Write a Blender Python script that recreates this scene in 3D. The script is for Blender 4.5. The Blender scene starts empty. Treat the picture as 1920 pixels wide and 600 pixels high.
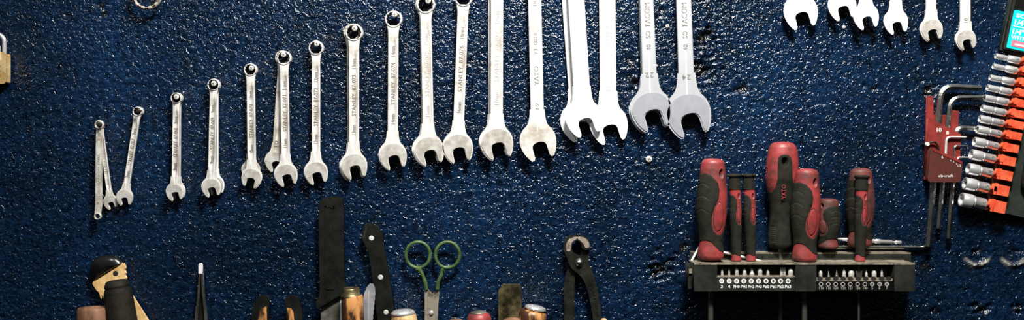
import bpy, bmesh, math, random
import numpy as np
from mathutils import Vector, Matrix, noise as mnoise
random.seed(7)
PI = math.pi
S = 0.0006          # metres per photo pixel on the wall plane
D = 1800.0          # camera distance in the same units
SC = bpy.context.scene
COL = SC.collection

# ------------------------------------------------------------------ materials
def new_mat(name):
    m = bpy.data.materials.new(name); m.use_nodes = True
    nt = m.node_tree
    return m, nt, nt.nodes['Principled BSDF']
def N(nt, t, **kw):
    n = nt.nodes.new(t)
    for k, v in kw.items():
        if k.startswith('i_'): n.inputs[k[2:].replace('_', ' ')].default_value = v
        else: setattr(n, k, v)
    return n
def ramp(nt, stops):
    r = nt.nodes.new('ShaderNodeValToRGB'); e = r.color_ramp.elements
    while len(e) < len(stops): e.new(0.5)
    for k, (p, c) in enumerate(stops):
        e[k].position = p; e[k].color = c if len(c) == 4 else (*c, 1)
    return r
def simple(name, c1, c2=None, rough=0.5, metal=0.0, scale=60, bump=0.0, bscale=400, lo=0.4, hi=0.6, rough2=None, spec=0.5, detail=6, stretch=None):
    m, nt, b = new_mat(name); L = nt.links
    tc = N(nt, 'ShaderNodeTexCoord')
    src = tc.outputs['Object']
    if stretch:
        mp = N(nt, 'ShaderNodeMapping'); mp.inputs['Scale'].default_value = stretch
        L.new(src, mp.inputs['Vector']); src = mp.outputs['Vector']
    nz = N(nt, 'ShaderNodeTexNoise'); nz.inputs['Scale'].default_value = scale; nz.inputs['Detail'].default_value = detail
    nz.inputs['Roughness'].default_value = 0.65
    L.new(src, nz.inputs['Vector'])
    r = ramp(nt, [(lo, c1), (hi, c2 or c1)])
    L.new(nz.outputs['Fac'], r.inputs['Fac']); L.new(r.outputs['Color'], b.inputs['Base Color'])
    if rough2 is not None:
        mr = N(nt, 'ShaderNodeMapRange'); mr.inputs['From Min'].default_value = lo; mr.inputs['From Max'].default_value = hi
        mr.inputs['To Min'].default_value = rough; mr.inputs['To Max'].default_value = rough2
        L.new(nz.outputs['Fac'], mr.inputs['Value']); L.new(mr.outputs['Result'], b.inputs['Roughness'])
    else: b.inputs['Roughness'].default_value = rough
    b.inputs['Metallic'].default_value = metal
    b.inputs['Specular IOR Level'].default_value = spec
    if bump:
        n2 = N(nt, 'ShaderNodeTexNoise'); n2.inputs['Scale'].default_value = bscale; n2.inputs['Detail'].default_value = 3
        L.new(src, n2.inputs['Vector'])
        bp = N(nt, 'ShaderNodeBump'); bp.inputs['Strength'].default_value = bump; bp.inputs['Distance'].default_value = 0.0005
        L.new(n2.outputs['Fac'], bp.inputs['Height']); L.new(bp.outputs['Normal'], b.inputs['Normal'])
    return m

M = {}
M['satin'] = simple('satin_steel', (0.50, 0.46, 0.39), (0.82, 0.80, 0.76), rough=0.52, rough2=0.42, metal=0.25, scale=50, lo=0.33, hi=0.5, bump=0.12, bscale=900)
M['worn'] = simple('worn_steel', (0.36, 0.32, 0.24), (0.78, 0.74, 0.66), rough=0.55, rough2=0.42, metal=0.3, scale=60, lo=0.36, hi=0.56, bump=0.15, bscale=900)
M['bright'] = simple('bright_steel', (0.90, 0.89, 0.84), (0.94, 0.94, 0.93), rough=0.50, rough2=0.45, metal=0.15, scale=40, bump=0.05, bscale=700)
M['polished'] = simple('polished_chrome', (0.62, 0.63, 0.68), (0.86, 0.88, 0.92), rough=0.44, rough2=0.33, metal=0.6, scale=45, lo=0.35, hi=0.6, bump=0.08, bscale=700)
M['chrome'] = simple('chrome', (0.82, 0.82, 0.82), (0.93, 0.93, 0.92), rough=0.30, rough2=0.22, metal=0.7, scale=120)
M['facet'] = simple('ground_steel_face', (0.40, 0.37, 0.31), (0.70, 0.68, 0.64), rough=0.5, rough2=0.42, metal=0.3, scale=110, lo=0.35, hi=0.6, bump=0.1, bscale=900)
M['facet_chrome'] = simple('ground_chrome_face', (0.46, 0.48, 0.53), (0.66, 0.68, 0.74), rough=0.42, rough2=0.34, metal=0.6, scale=70, lo=0.35, hi=0.6)
M['etch'] = simple('etched_steel', (0.16, 0.145, 0.11), (0.30, 0.28, 0.24), rough=0.6, metal=0.6, scale=150)
M['etch_light'] = simple('etched_light_steel', (0.52, 0.50, 0.46), (0.66, 0.64, 0.60), rough=0.55, metal=0.5, scale=150)
M['screw'] = simple('zinc_screw', (0.62, 0.60, 0.50), (0.92, 0.90, 0.82), rough=0.4, metal=0.1, scale=400)
M['dark_screw'] = simple('blackened_screw', (0.02, 0.02, 0.02), (0.08, 0.07, 0.06), rough=0.4, metal=0.6, scale=300)
M['ring_shade'] = simple('shaded_ring_steel', (0.015, 0.014, 0.011), (0.05, 0.045, 0.035), rough=0.5, metal=0.5, scale=200)  # shade inside the ring holes, put into the colour of the inner wall
M['slot_dark'] = simple('dark_recess', (0.01, 0.01, 0.01), rough=0.7)
M['brass'] = simple('brass', (0.62, 0.40, 0.14), (0.92, 0.70, 0.36), rough=0.4, rough2=0.3, metal=0.5, scale=80)
M['red'] = simple('red_plastic_worn', (0.09, 0.025, 0.020), (0.34, 0.045, 0.045), rough=0.55, rough2=0.42, scale=55, lo=0.34, hi=0.58, bump=0.25, bscale=700)
M['red_dirty'] = simple('red_plastic_grimy', (0.05, 0.025, 0.018), (0.18, 0.035, 0.03), rough=0.6, scale=55, lo=0.36, hi=0.62, bump=0.25, bscale=700)
M['rubber'] = simple('black_rubber', (0.009, 0.010, 0.007), (0.027, 0.026, 0.018), rough=0.66, rough2=0.8, spec=0.15, scale=70, lo=0.35, hi=0.65, bump=0.4, bscale=1100)
M['rubber_dirty'] = simple('brown_black_rubber', (0.007, 0.007, 0.005), (0.024, 0.020, 0.013), rough=0.7, spec=0.15, scale=70, lo=0.35, hi=0.65, bump=0.4, bscale=1100)
M['groove'] = simple('dark_groove', (0.01, 0.01, 0.008), rough=0.8)  # dark colour for grip grooves, pad outlines and handle holes
M['blackplastic'] = simple('black_plastic', (0.0045, 0.0052, 0.004), (0.012, 0.013, 0.010), rough=0.42, spec=0.3, scale=60, bump=0.25, bscale=900)
M['glossblack'] = simple('gloss_black_plastic', (0.004, 0.004, 0.004), (0.008, 0.008, 0.007), rough=0.22, scale=60)
M['greyplastic'] = simple('dark_grey_plastic', (0.011, 0.0125, 0.0098), (0.026, 0.028, 0.022), rough=0.5, spec=0.3, scale=50, bump=0.3, bscale=1000)
M['dusty'] = simple('dusty_grey_plastic', (0.05, 0.045, 0.033), (0.30, 0.26, 0.19), rough=0.75, scale=130, lo=0.3, hi=0.62, bump=0.3, bscale=1000)
M['trayplastic'] = simple('green_black_plastic', (0.010, 0.016, 0.012), (0.022, 0.030, 0.023), rough=0.6, scale=60, bump=0.3, bscale=1000)
M['cream'] = simple('cream_plastic', (0.62, 0.36, 0.13), (0.86, 0.60, 0.28), rough=0.5, scale=60, lo=0.35, hi=0.55, bump=0.1)
M['wood'] = simple('worn_brown_wood', (0.09, 0.04, 0.022), (0.34, 0.17, 0.09), rough=0.6, scale=60, lo=0.35, hi=0.65, bump=0.4, bscale=300, stretch=(1, 1, 0.2))
M['orangewood'] = simple('varnished_orange_wood', (0.05, 0.02, 0.008), (0.62, 0.29, 0.10), rough=0.4, scale=65, lo=0.44, hi=0.54, bump=0.3, bscale=300, stretch=(1, 1, 0.3))
M['tanwood'] = simple('tan_wood', (0.34, 0.19, 0.08), (0.82, 0.56, 0.28), rough=0.5, scale=80, lo=0.4, hi=0.6, bump=0.2)
M['green'] = simple('green_painted_metal', (0.028, 0.055, 0.018), (0.08, 0.145, 0.045), rough=0.4, scale=90, lo=0.35, hi=0.6, bump=0.35, bscale=500)
M['bladegrey'] = simple('grey_blade_steel', (0.13, 0.13, 0.10), (0.30, 0.29, 0.25), rough=0.45, metal=0.6, scale=60, bump=0.1)
M['stained'] = simple('rust_stained_steel', (0.05, 0.035, 0.015), (0.40, 0.36, 0.28), rough=0.5, metal=0.5, scale=55, lo=0.36, hi=0.46, bump=0.1)
M['darkiron'] = simple('dark_iron', (0.012, 0.013, 0.010), (0.036, 0.037, 0.028), rough=0.42, metal=0.5, scale=60, bump=0.3, bscale=900)
M['ground'] = simple('ground_jaw_face', (0.26, 0.20, 0.15), (0.62, 0.53, 0.44), rough=0.5, metal=0.6, scale=130, bump=0.3, bscale=900)
M['bronze'] = simple('tarnished_brass', (0.035, 0.032, 0.015), (0.30, 0.25, 0.12), rough=0.4, metal=0.7, scale=55, lo=0.42, hi=0.68, bump=0.2)
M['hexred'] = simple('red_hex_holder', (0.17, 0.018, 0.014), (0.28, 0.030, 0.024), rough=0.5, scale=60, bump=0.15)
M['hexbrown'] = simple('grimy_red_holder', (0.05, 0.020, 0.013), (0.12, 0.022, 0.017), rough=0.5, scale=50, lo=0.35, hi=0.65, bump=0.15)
M['hexsteel'] = simple('black_hex_steel', (0.42, 0.43, 0.39), (0.65, 0.65, 0.61), rough=0.24, metal=1.0, scale=90)
M['hexbright'] = simple('nickel_hex_steel', (0.75, 0.74, 0.70), (0.92, 0.92, 0.90), rough=0.38, metal=0.55, scale=90)
M['clip'] = simple('orange_red_plastic', (0.66, 0.075, 0.030), (0.84, 0.15, 0.065), rough=0.45, scale=90, bump=0.1)
M['cyan'] = simple('cyan_label', (0.0, 0.62, 0.66), (0.01, 0.72, 0.76), rough=0.4, scale=90)
M['pink'] = simple('pink_label', (0.70, 0.16, 0.24), (0.78, 0.22, 0.30), rough=0.4, scale=90)
M['white'] = simple('white_print', (0.80, 0.80, 0.77), rough=0.5)
M['greywhite'] = simple('grey_print', (0.42, 0.41, 0.37), rough=0.5)
M['stick'] = simple('white_stick', (0.80, 0.80, 0.76), rough=0.4)
M['shaft'] = simple('dull_steel_shaft', (0.16, 0.16, 0.13), (0.30, 0.30, 0.26), rough=0.32, metal=0.85, scale=60)
M['olive'] = simple('olive_label_metal', (0.03, 0.028, 0.012), (0.06, 0.05, 0.025), rough=0.5, metal=0.4)

# ------------------------------------------------------------------ geometry helper
class T:
    """a thing, anchored on the wall: coordinates x (right), y (down), z (out of the wall) in photo-pixel units"""
    def __init__(s, name, label, cat, cx, cy, zref=0, group=None):
        s.cx, s.cy, s.zref = cx, cy, zref
        s.s = S * (D - zref) / D
        s.loc = Vector(((cx - 960) * s.s, 0, -(cy - 300) * s.s))
        s.root = bpy.data.objects.new(name, None); s.root.empty_display_size = 0.01
        COL.objects.link(s.root); s.root.location = s.loc
        s.root['label'] = label; s.root['category'] = cat
        if group: s.root['group'] = group
    def at(s, x, y, z):            # where something really lies when it stands at depth z
        k = (D - z) / (D - s.zref)
        return 960 + (x - 960) * k, 300 + (y - 300) * k
    def mesh(s, name, b, mat, parent=None, label=None, bevel=0):
        o = b.make(name, s, mat); o.parent = parent or s.root
        if label: o['label'] = label
        return o
class B:
    def __init__(s): s.bm = bmesh.new(); s.mi = 0
    def v(s, x, y, z): return s.bm.verts.new((x, -z, -y))
    def face(s, vs, smooth=True):
        try: f = s.bm.faces.new(vs)
        except ValueError: return None
        f.smooth = smooth; f.material_index = s.mi
        return f
    def loft(s, rings, cap=True, closed=True, flatcap=True):
        vr = [[s.v(*p) for p in r] for r in rings]
        n = len(vr[0])
        for a, b in zip(vr[:-1], vr[1:]):
            for i in range(n if closed else n - 1):
                s.face([a[i], a[(i + 1) % n], b[(i + 1) % n], b[i]])
        if cap:
            for fc in (s.face(vr[0][::-1], not flatcap), s.face(vr[-1], not flatcap)):
                if fc and flatcap:
                    for e_ in fc.edges: e_.smooth = False
        return vr
    def prism(s, pts, z0, z1, bev=0.8, seg=3, tilt=None):
        """outline in x,y extruded from z0 to z1 with a rounded front edge"""
        f0 = len(s.bm.faces)
        tz = tilt or (lambda x, y: 0)
        area = sum(pts[i][0] * pts[(i + 1) % len(pts)][1] - pts[(i + 1) % len(pts)][0] * pts[i][1] for i in range(len(pts)))
        if area > 0: pts = pts[::-1]
        n = len(pts)
        # inset outline by vertex normals
        def inset(d):
            out = []
            for i in range(n):
                p0, p1, p2 = pts[i - 1], pts[i], pts[(i + 1) % n]
                a = Vector((p1[0] - p0[0], p1[1] - p0[1])); c = Vector((p2[0] - p1[0], p2[1] - p1[1]))
                if a.length < 1e-6: a = c
                if c.length < 1e-6: c = a
                a.normalize(); c.normalize()
                na = Vector((a.y, -a.x)); nc = Vector((c.y, -c.x)); m = na + nc
                if m.length < 1e-3: m = na
                m.normalize(); k = 1 / max(0.55, m.dot(na))
                out.append((p1[0] - m.x * d * k, p1[1] - m.y * d * k))
            return out
        rings = []
        if bev > 0:
            bk = min(bev, (z1 - z0) * 0.45)
            rings.append([(x, y, z0 + tz(x, y)) for x, y in inset(bev * 0.5)])
            rings.append([(x, y, z0 + bk * 0.5 + tz(x, y)) for x, y in pts])
            for k in range(seg + 1):
                t = k / seg * PI / 2
                rings.append([(x, y, z1 - bk + bk * math.sin(t) + tz(x, y)) for x, y in inset(bev * (1 - math.cos(t)))])
        else:
            rings = [[(x, y, z0 + tz(x, y)) for x, y in pts], [(x, y, z1 + tz(x, y)) for x, y in pts]]
        vr = [[s.v(*p) for p in r] for r in rings]
        for a, b in zip(vr[:-1], vr[1:]):
            for i in range(n): s.face([a[i], a[(i + 1) % n], b[(i + 1) % n], b[i]], bev > 0)
        s.face(vr[0][::-1], False); s.face(vr[-1], False)
    def dome(s, pts, z0, z1, c, side=0.45, n=10):
        rings = [[(x, y, z0) for x, y in pts]]
        zm = z0 + (z1 - z0) * side
        for k in range(n + 1):
            a = PI / 2 * k / n * 0.96; q = math.cos(a)
            rings.append([(c[0] + (x - c[0]) * q, c[1] + (y - c[1]) * q, zm + (z1 - zm) * math.sin(a)) for x, y in pts])
        s.loft(rings, flatcap=False)
    def box(s, x0, x1, y0, y1, z0, z1, bev=0.8, seg=2, r=0):
        r = r or 0.01
        pts = []
        for cx, cy, a0 in ((x1 - r, y1 - r, 0), (x0 + r, y1 - r, 90), (x0 + r, y0 + r, 180), (x1 - r, y0 + r, 270)):
            if r <= 0.02: pts.append((cx, cy)); continue
            for k in range(5):
                a = math.radians(a0 + k * 22.5); pts.append((cx + r * math.cos(a), cy + r * math.sin(a)))
        s.prism(pts, z0, z1, bev, seg)
    def tube(s, path, r, n=16, flat=False, phase=0, cap=True, sq=1.0):
        P = [Vector(p) for p in path]; rr = r if hasattr(r, '__len__') else [r] * len(P)
        rings = []; up = None
        for i, p in enumerate(P):
            d = (P[min(i + 1, len(P) - 1)] - P[max(i - 1, 0)]).normalized()
            if up is None:
                up = Vector((0, 0, 1)) if abs(d.z) < 0.9 else Vector((1, 0, 0))
            up = (up - d * up.dot(d)).normalized(); side = d.cross(up)
            rings.append([tuple(p + (up * math.cos(phase + 2 * PI * k / n) * sq + side * math.sin(phase + 2 * PI * k / n)) * rr[i]) for k in range(n)])
        i0 = len(s.bm.faces)
        s.loft(rings, cap=cap)
        if flat:
            s.bm.faces.ensure_lookup_table()
            for f in s.bm.faces[i0:]: f.smooth = False
    def lathe(s, p0, p1, prof, n=28, ell=1.0):
        """profile of (distance from p0 along p0->p1, radius)"""
        a = Vector(p0); d = (Vector(p1) - a).normalized()
        up = Vector((0, 0, 1)) if abs(d.z) < 0.9 else Vector((1, 0, 0))
        up = (up - d * up.dot(d)).normalized(); side = d.cross(up)
        rings = [[tuple(a + d * t + (up * math.cos(2 * PI * k / n) * ell + side * math.sin(2 * PI * k / n)) * max(r, 0.01)) for k in range(n)] for t, r in prof]
        s.loft(rings)
    def text(s, txt, cx, cy, h, z, angle=0, ext=0.25, bold=0.0, width=None, mirror=False):
        cu = bpy.data.curves.new('t', 'FONT'); cu.body = txt; cu.size = 1; cu.align_x = 'CENTER'; cu.align_y = 'CENTER'
        cu.resolution_u = 3; cu.offset = bold; cu.extrude = 0.0; cu.fill_mode = 'FRONT'
        ob = bpy.data.objects.new('t', cu); COL.objects.link(ob)
        dg = bpy.context.evaluated_depsgraph_get(); me = bpy.data.meshes.new_from_object(ob.evaluated_get(dg))
        bpy.data.objects.remove(ob)
        co = [v.co.copy() for v in me.vertices]
        if not co: return
        mx = [min(c.x for c in co), max(c.x for c in co)]; my = [min(c.y for c in co), max(c.y for c in co)]
        kx = ky = h / (my[1] - my[0]); ox, oy = sum(mx) / 2, sum(my) / 2
        if width: kx = width / (mx[1] - mx[0])
        ca, sa = math.cos(math.radians(angle)), math.sin(math.radians(angle))
        vs = []; vb = []
        for c in co:
            x, y = (c.x - ox) * kx, (c.y - oy) * ky
            X, Y = cx + x * ca - y * sa, cy - (x * sa + y * ca)
            vs.append(s.v(X, Y, z + ext)); vb.append(s.v(X, Y, z - 0.3))
        cnt = {}
        for p in me.polygons:
            s.face([vs[i] for i in p.vertices], False)
            for k in range(len(p.vertices)):
                e = (p.vertices[k], p.vertices[(k + 1) % len(p.vertices)])
                cnt[e] = 1
        for (i, j) in cnt:
            if (j, i) not in cnt: s.face([vs[j], vs[i], vb[i], vb[j]], False)
        bpy.data.meshes.remove(me)
    def make(s, name, t, mat):
        bmesh.ops.recalc_face_normals(s.bm, faces=s.bm.faces[:])
        for v in s.bm.verts:
            v.co = Vector(((v.co.x - t.cx) * t.s, v.co.y * t.s, (v.co.z + t.cy) * t.s))
        me = bpy.data.meshes.new(name); s.bm.to_mesh(me); s.bm.free()
        for m in (mat if isinstance(mat, (list, tuple)) else [mat]): me.materials.append(M[m])
        o = bpy.data.objects.new(name, me); COL.objects.link(o)
        return o
def ell(cx, cy, rx, ry, n=24, a0=0, a1=360, rot=0):
    out = []; full = abs(a1 - a0) >= 360
    cr, sr = math.cos(math.radians(rot)), math.sin(math.radians(rot))
    for k in range(n if full else n + 1):
        a = math.radians(a0 + (a1 - a0) * k / n); x, y = rx * math.cos(a), ry * math.sin(a)
        out.append((cx + x * cr - y * sr, cy + x * sr + y * cr))
    return out
def smooth(pts, k=4, closed=True):
    """Catmull-Rom through the points"""
    n = len(pts); out = []
    for i in range(n if closed else n - 1):
        p0, p1, p2, p3 = [pts[(i + j) % n] if closed else pts[max(0, min(n - 1, i + j))] for j in (-1, 0, 1, 2)]
        for q in range(k):
            t = q / k
            out.append(tuple(0.5 * ((2 * b) + (-a + c) * t + (2 * a - 5 * b + 4 * c - d) * t * t + (-a + 3 * b - 3 * c + d) * t ** 3) for a, b, c, d in zip(p0, p1, p2, p3)))
    if not closed: out.append(tuple(pts[-1]))
    return out

# ------------------------------------------------------------------ wrenches
def wrench(label, ring, jaw, Ro, R, w, z, mat, flip=False, jawlet=None, lines=(), group=None, tail=None, th=6.0, ringth=9.0, etch='etch', crescent=True, panel=True, wtop=None, ri=0.75):
    """ring, jaw: centres of the two ends.  z: back of the tool over the wall"""
    t = T('combination_wrench', label, 'wrench', ring[0], ring[1], z + th, group or ('wrenches hanging at the upper right' if ring[0] > 1400 else 'wrenches hanging in the long rising row'))
    r0 = Vector(ring); j0 = Vector(jaw); ax = (j0 - r0); Lg = ax.length; ax /= Lg; px = Vector((-ax.y, ax.x))
    if px.x < 0: px = -px
    P = lambda u, v: (r0.x + px.x * u + ax.x * v, r0.y + px.y * u + ax.y * v)
    wtop = wtop or w
    # shank: rounded bar with a sunk panel on the front
    b = B(); rings = []
    vs = [Ro * 0.7, Ro * 1.2, Ro * 1.6, Ro * 2.0, Ro * 2.4]
    e = Lg - R * 1.1
    vs += [vs[-1] + (e - vs[-1]) * k / 22 for k in range(1, 23)] + [Lg - R * 0.6]
    for v in vs:
        f = (v - vs[0]) / (vs[-1] - vs[0])
        ww = (wtop + (w - wtop) * f) / 2
        d1 = max(0, 1 - (v - Ro * 0.7) / (Ro * 1.1)); ww *= 1 + 0.28 * d1 ** 2
        d2 = max(0, 1 - (Lg - v) / (R * 1.75)); ww *= 1 + 0.15 * d2 ** 2
        inpan = panel and (v > Ro * 2.0) and (v < Lg - R * 1.55)
        taper = max(0.0, min(1.0, (v - Ro * 2.0) / (Ro * 1.0), (Lg - R * 1.55 - v) / (R * 0.8))) if panel else 0
        q = 0.62 * taper; dep = 1.0 if inpan else 0.0
        tt = th
        cs = []
        for u, zz in ((-1, 0.2), (-1, 0.72), (-0.975, 0.88), (-0.92, 0.97), (-0.84, 1.0)): cs.append((u * ww, zz * tt))
        cs += [(-(q + 0.07) * ww, tt), (-q * ww, tt - dep), (q * ww, tt - dep), ((q + 0.07) * ww, tt)]
        for u, zz in ((0.84, 1.0), (0.92, 0.97), (0.975, 0.88), (1, 0.72), (1, 0.2), (0.85, 0.0), (-0.85, 0.0)): cs.append((u * ww, zz * tt))
        rings.append([(*P(u, v), z + zz) for u, zz in cs])
    b.loft(rings)
    b.bm.faces.ensure_lookup_table()
    t.mesh('handle', b, mat)
    # ring end
    if tail != 'noring':
        b = B(); n = 96; zr = z - 1.0
        if z > 10: zr -= 7; ringth += 7
        prof = [(Ro * 0.82, 0.0, 0), (Ro * 0.96, 0.18, 0), (Ro, 0.5, 0), (Ro * 0.965, 0.80, 0), (Ro * 0.90, 0.95, 0), (Ro * 0.84, 1.0, 0), (Ro * (ri + 0.055), 0.97, 1), (Ro * ri, 0.86, 1), (Ro * ri, 0.0, 1)]
        rr = []
        for k in range(n):
            a = 2 * PI * k / n; star = abs(((a * 12 / (2 * PI)) % 1) - 0.5) * 2
            rr.append([(*P((rad * (1 + (0.085 * (star - 0.5) if st else 0))) * math.cos(a), (rad * (1 + (0.085 * (star - 0.5) if st else 0))) * math.sin(a)), zr + zz * ringth) for rad, zz, st in prof])
        vr = [[b.v(*p) for p in r] for r in rr]
        m = len(prof)
        for k in range(n):
            for i in range(m):
                b.mi = 1 if i == m - 2 else 0
                b.face([vr[k][i], vr[k][(i + 1) % m], vr[(k + 1) % n][(i + 1) % m], vr[(k + 1) % n][i]])
        t.mesh('ring_end', b, [mat, 'ring_shade'])
    # open end
    if jawlet != 'none':
        sg = -1 if flip else 1
        an = math.radians(15) * sg
        def J(u, v):      # jaw frame, u across, v along the opening (units of R), opening turned by 15 degrees
            u, v = u * R, v * R
            return P(u * math.cos(an) + v * math.sin(an), Lg - u * math.sin(an) + v * math.cos(an))
        inner = [(-0.55, 1.03), (-0.50, 0.93), (-0.49, 0.62), (-0.485, 0.36), (-0.44, 0.22), (-0.34, 0.11), (-0.18, 0.05), (0, 0.03), (0.18, 0.05), (0.34, 0.11), (0.44, 0.22), (0.485, 0.36), (0.49, 0.62), (0.50, 0.93), (0.55, 1.03)]
        outr = [(0.62, 1.02), (0.72, 0.90), (0.83, 0.70), (0.93, 0.45), (0.985, 0.2), (1.0, 0.0)]
        circ = []
        wn = w / 2 / R
        body = [J(*p) for p in inner] + [J(*p) for p in outr]
        aR = -15 * sg          # right-hand widest point, angle in handle frame measured towards the ring
        for k in range(0, 6):
            a = math.radians(aR * -1 * -1 + (38 - aR) * k / 5) if False else math.radians((15 * sg) + (50 - 15 * sg) * k / 5)
            if k: circ.append((math.cos(a), math.sin(a)))
        # flare to the neck on the right, then the left mirrored
        def flare(x0, y0, x1, y1, n=6):
            out = []
            cxx, cyy = x1 + 0.02, y0 + (x0 - x1) / 0.77 * 0.64
            for k in range(1, n + 1):
                q = k / n; out.append(((1 - q) ** 2 * x0 + 2 * q * (1 - q) * cxx + q * q * x1, (1 - q) ** 2 * y0 + 2 * q * (1 - q) * cyy + q * q * y1))
            return out
        c40, s40 = math.cos(math.radians(50)), math.sin(math.radians(50))
        fl = flare(c40, s40, wn * 0.97, 1.75)
        H = lambda u, v: P(u * R, Lg - v * R)
        body += [H(u, v) for u, v in circ] + [H(u, v) for u, v in fl]
        body += [H(-u, v) for u, v in fl[::-1]] + [H(-c40, s40)]
        cl = []
        for k in range(1, 5):
            a = 50 + (-15 * sg - 50) * k / 5; cl.append((-math.cos(math.radians(a)), math.sin(math.radians(a))))
        body += [H(u, v) for u, v in cl] + [J(-u, v) for u, v in outr[::-1]]
        b = B(); b.prism(body, z, z + th - 0.12, bev=R * 0.045 + 0.5)
        if crescent:
            pad = [J(u * (0.97 if abs(u) > 0.5 else 1.03), v if v < 0.9 else v - 0.03) for u, v in inner] + [J(u * 0.95, v * 0.97) for u, v in outr]
            k0 = 0
            for k in range(1, 24):
                a = math.radians(180 * k / 24); pad.append(J(0.95 * math.cos(a), -0.80 * math.sin(a)))
            pad += [J(-u * 0.95, v * 0.97) for u, v in outr[::-1]]
            b.mi = 1; b.prism(pad, z + th - 1, z + th + 1.6, bev=0.7, seg=2)
        t.mesh('open_jaw', b, [mat, 'facet_chrome' if mat == 'polished' else 'facet'])
    # stamped writing
    if lines:
        b = B()
        angax = math.degrees(math.atan2(-ax.y, ax.x))
        for (txt, v, length, h, turn) in lines:
            c = P(0, v)
            dz = (1.0 if panel else 0)
            if turn == 'up': b.text(txt, c[0], c[1], h, z + th - dz, angle=angax + 180, width=length, ext=0.45)
            else: b.text(txt, c[0], c[1], h, z + th, angle=turn, width=length, ext=0.35)
        t.mesh('lettering', b, etch)
    return t

def screw_at(x, y, r, label, z0=0, zh=33, mat='screw', group='screws the wrenches hang on'):
    t = T('screw', label, 'screw', x, y, zh, group)
    b = B()
    b.lathe((x, y, z0 - 3), (x, y, z0 + 100), [(0, r * .36), (zh - z0, r * .36), (zh - z0 + 0.6, r * 0.92), (zh - z0 + 1.2, r), (zh - z0 + 2.2, r), (zh - z0 + 3.4, r * .8), (zh - z0 + 3.8, r * .45)], n=20)
    b.mi = 1
    a = random.uniform(0, 90); zt = zh + 0.6
    for aa in (a, a + 90):
        ca, sa = math.cos(math.radians(aa)), math.sin(math.radians(aa)); L, W = r * .55, r * .09
        b.prism([(x + ca * L - sa * W, y + sa * L + ca * W), (x + ca * L + sa * W, y + sa * L - ca * W), (x - ca * L + sa * W, y - sa * L - ca * W), (x - ca * L - sa * W, y - sa * L + ca * W)], zt - 1.5, zt + 0.4, bev=0)
    o = b.make('screw', t, [mat, 'slot_dark'])
    for k in ('label', 'category', 'group'):
        if k in t.root: o[k] = t.root[k]
    o.location = t.loc; bpy.data.objects.remove(t.root); o.name = 'screw'
    return o

HZ = 17      # height of the front layer of wrenches over the wall
def stan(L, num, Ro):     # the raised words along a shank
    h = 5.0 + L * 0.010
    return [(num[0], L * 0.235, L * 0.075, h, 'up'), ('STANLEY  ' + num[1], L * 0.475, L * 0.31, h, 'up'), (num[0], L * 0.735, L * 0.075, h, 'up')]
def LL(a, b): return math.dist(a, b)
def comb(label, ring, jaw, Ro, R, w, num=None, **kw):
    z = kw.pop('z', HZ); mat = kw.pop('mat', 'satin')
    lines = stan(LL(ring, jaw), num, Ro) if num else kw.pop('lines', ())
    return wrench(label, ring, jaw, Ro, R, w, z, mat, lines=lines, **kw)

# small ones at the left
t = T('double_ring_wrench', 'small grey double-ring wrench hanging straight, leftmost of the wrench row', 'wrench', 186, 234, 22, 'wrenches hanging in the long rising row')
b = B()
def ringhead(b, cx, cy, Ro, z, th, ri=0.7, n=72):
    prof = [(Ro * 0.82, 0.0, 0), (Ro * 0.96, 0.18, 0), (Ro, 0.5, 0), (Ro * 0.965, 0.80, 0), (Ro * 0.84, 1.0, 0), (Ro * (ri + 0.055), 0.97, 1), (Ro * ri, 0.86, 1), (Ro * ri, 0.0, 1)]
    vr = []
    for k in range(n):
        a = 2 * PI * k / n; star = abs(((a * 12 / (2 * PI)) % 1) - 0.5) * 2
        vr.append([b.v(cx + rad * (1 + (0.09 * (star - .5) if st else 0)) * math.cos(a), cy + rad * (1 + (0.09 * (star - .5) if st else 0)) * math.sin(a), z + zz * th) for rad, zz, st in prof])
    m = len(prof)
    for k in range(n):
        for i in range(m): b.face([vr[k][i], vr[k][(i + 1) % m], vr[(k + 1) % n][(i + 1) % m], vr[(k + 1) % n][i]])
b.prism([(181.2, 241), (190.8, 241), (190.0, 300), (189.2, 385), (188, 400), (178.5, 400), (179.6, 385), (180.2, 300)], HZ, HZ + 5, bev=1.2)
t.mesh('handle', b, 'worn')
b = B(); b.box(183.0, 187.6, 264, 368, HZ + 4.5, HZ + 5.4, bev=0.4, r=2.2); t.mesh('raised_panel', b, 'satin')
b = B(); ringhead(b, 186, 234, 8.8, HZ, 8); t.mesh('ring_end', b, 'worn')
b = B(); ringhead(b, 183, 405.5, 7.0, HZ, 7, 0.66); t.mesh('ring_end', b, 'worn')
b = B(); b.text('10', 185.8, 252, 5.5, HZ + 5, angle=90, ext=0.4); b.text('8', 183.8, 381, 5.5, HZ + 5, angle=90, ext=0.4)
b.text('CARBON STEEL', 185.2, 318, 3.4, HZ + 5.4, angle=90, width=60, ext=0.3); t.mesh('lettering', b, 'etch')

comb('small combination wrench leaning out behind the double-ring wrench', (187.5, 236), (206.5, 378), 8.2, 12.2, 9, ('6mm', '87-066'), z=5, th=5, ringth=7, etch='etch_light')
comb('small combination wrench slanting down to the left, jaw beside the leaning one', (257.5, 209), (233, 369), 9.2, 14.2, 11.5, ('7mm', '87-067'), z=HZ - 6, th=6)
comb('smaller steel wrench hidden behind the fourth hanging combination wrench', (332, 184.5), (331, 357), 10.5, 14.5, 13, None, z=4, th=6)
comb('combination wrench stamped 8mm with thin edge of another one behind it', (330, 184), (327, 359), 10.8, 15.2, 12.5, ('8mm', '87-068'), z=HZ)
comb('wrench showing as a bright edge right of the 9mm wrench', (402, 159.5), (402, 346), 11.5, 16.5, 13.5, None, z=4, mat='bright')
comb('combination wrench stamped 9mm, jaw with a grey ground face', (400, 159), (395.5, 350), 12, 17, 13.5, ('9mm', '87-069'), z=HZ)
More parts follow.
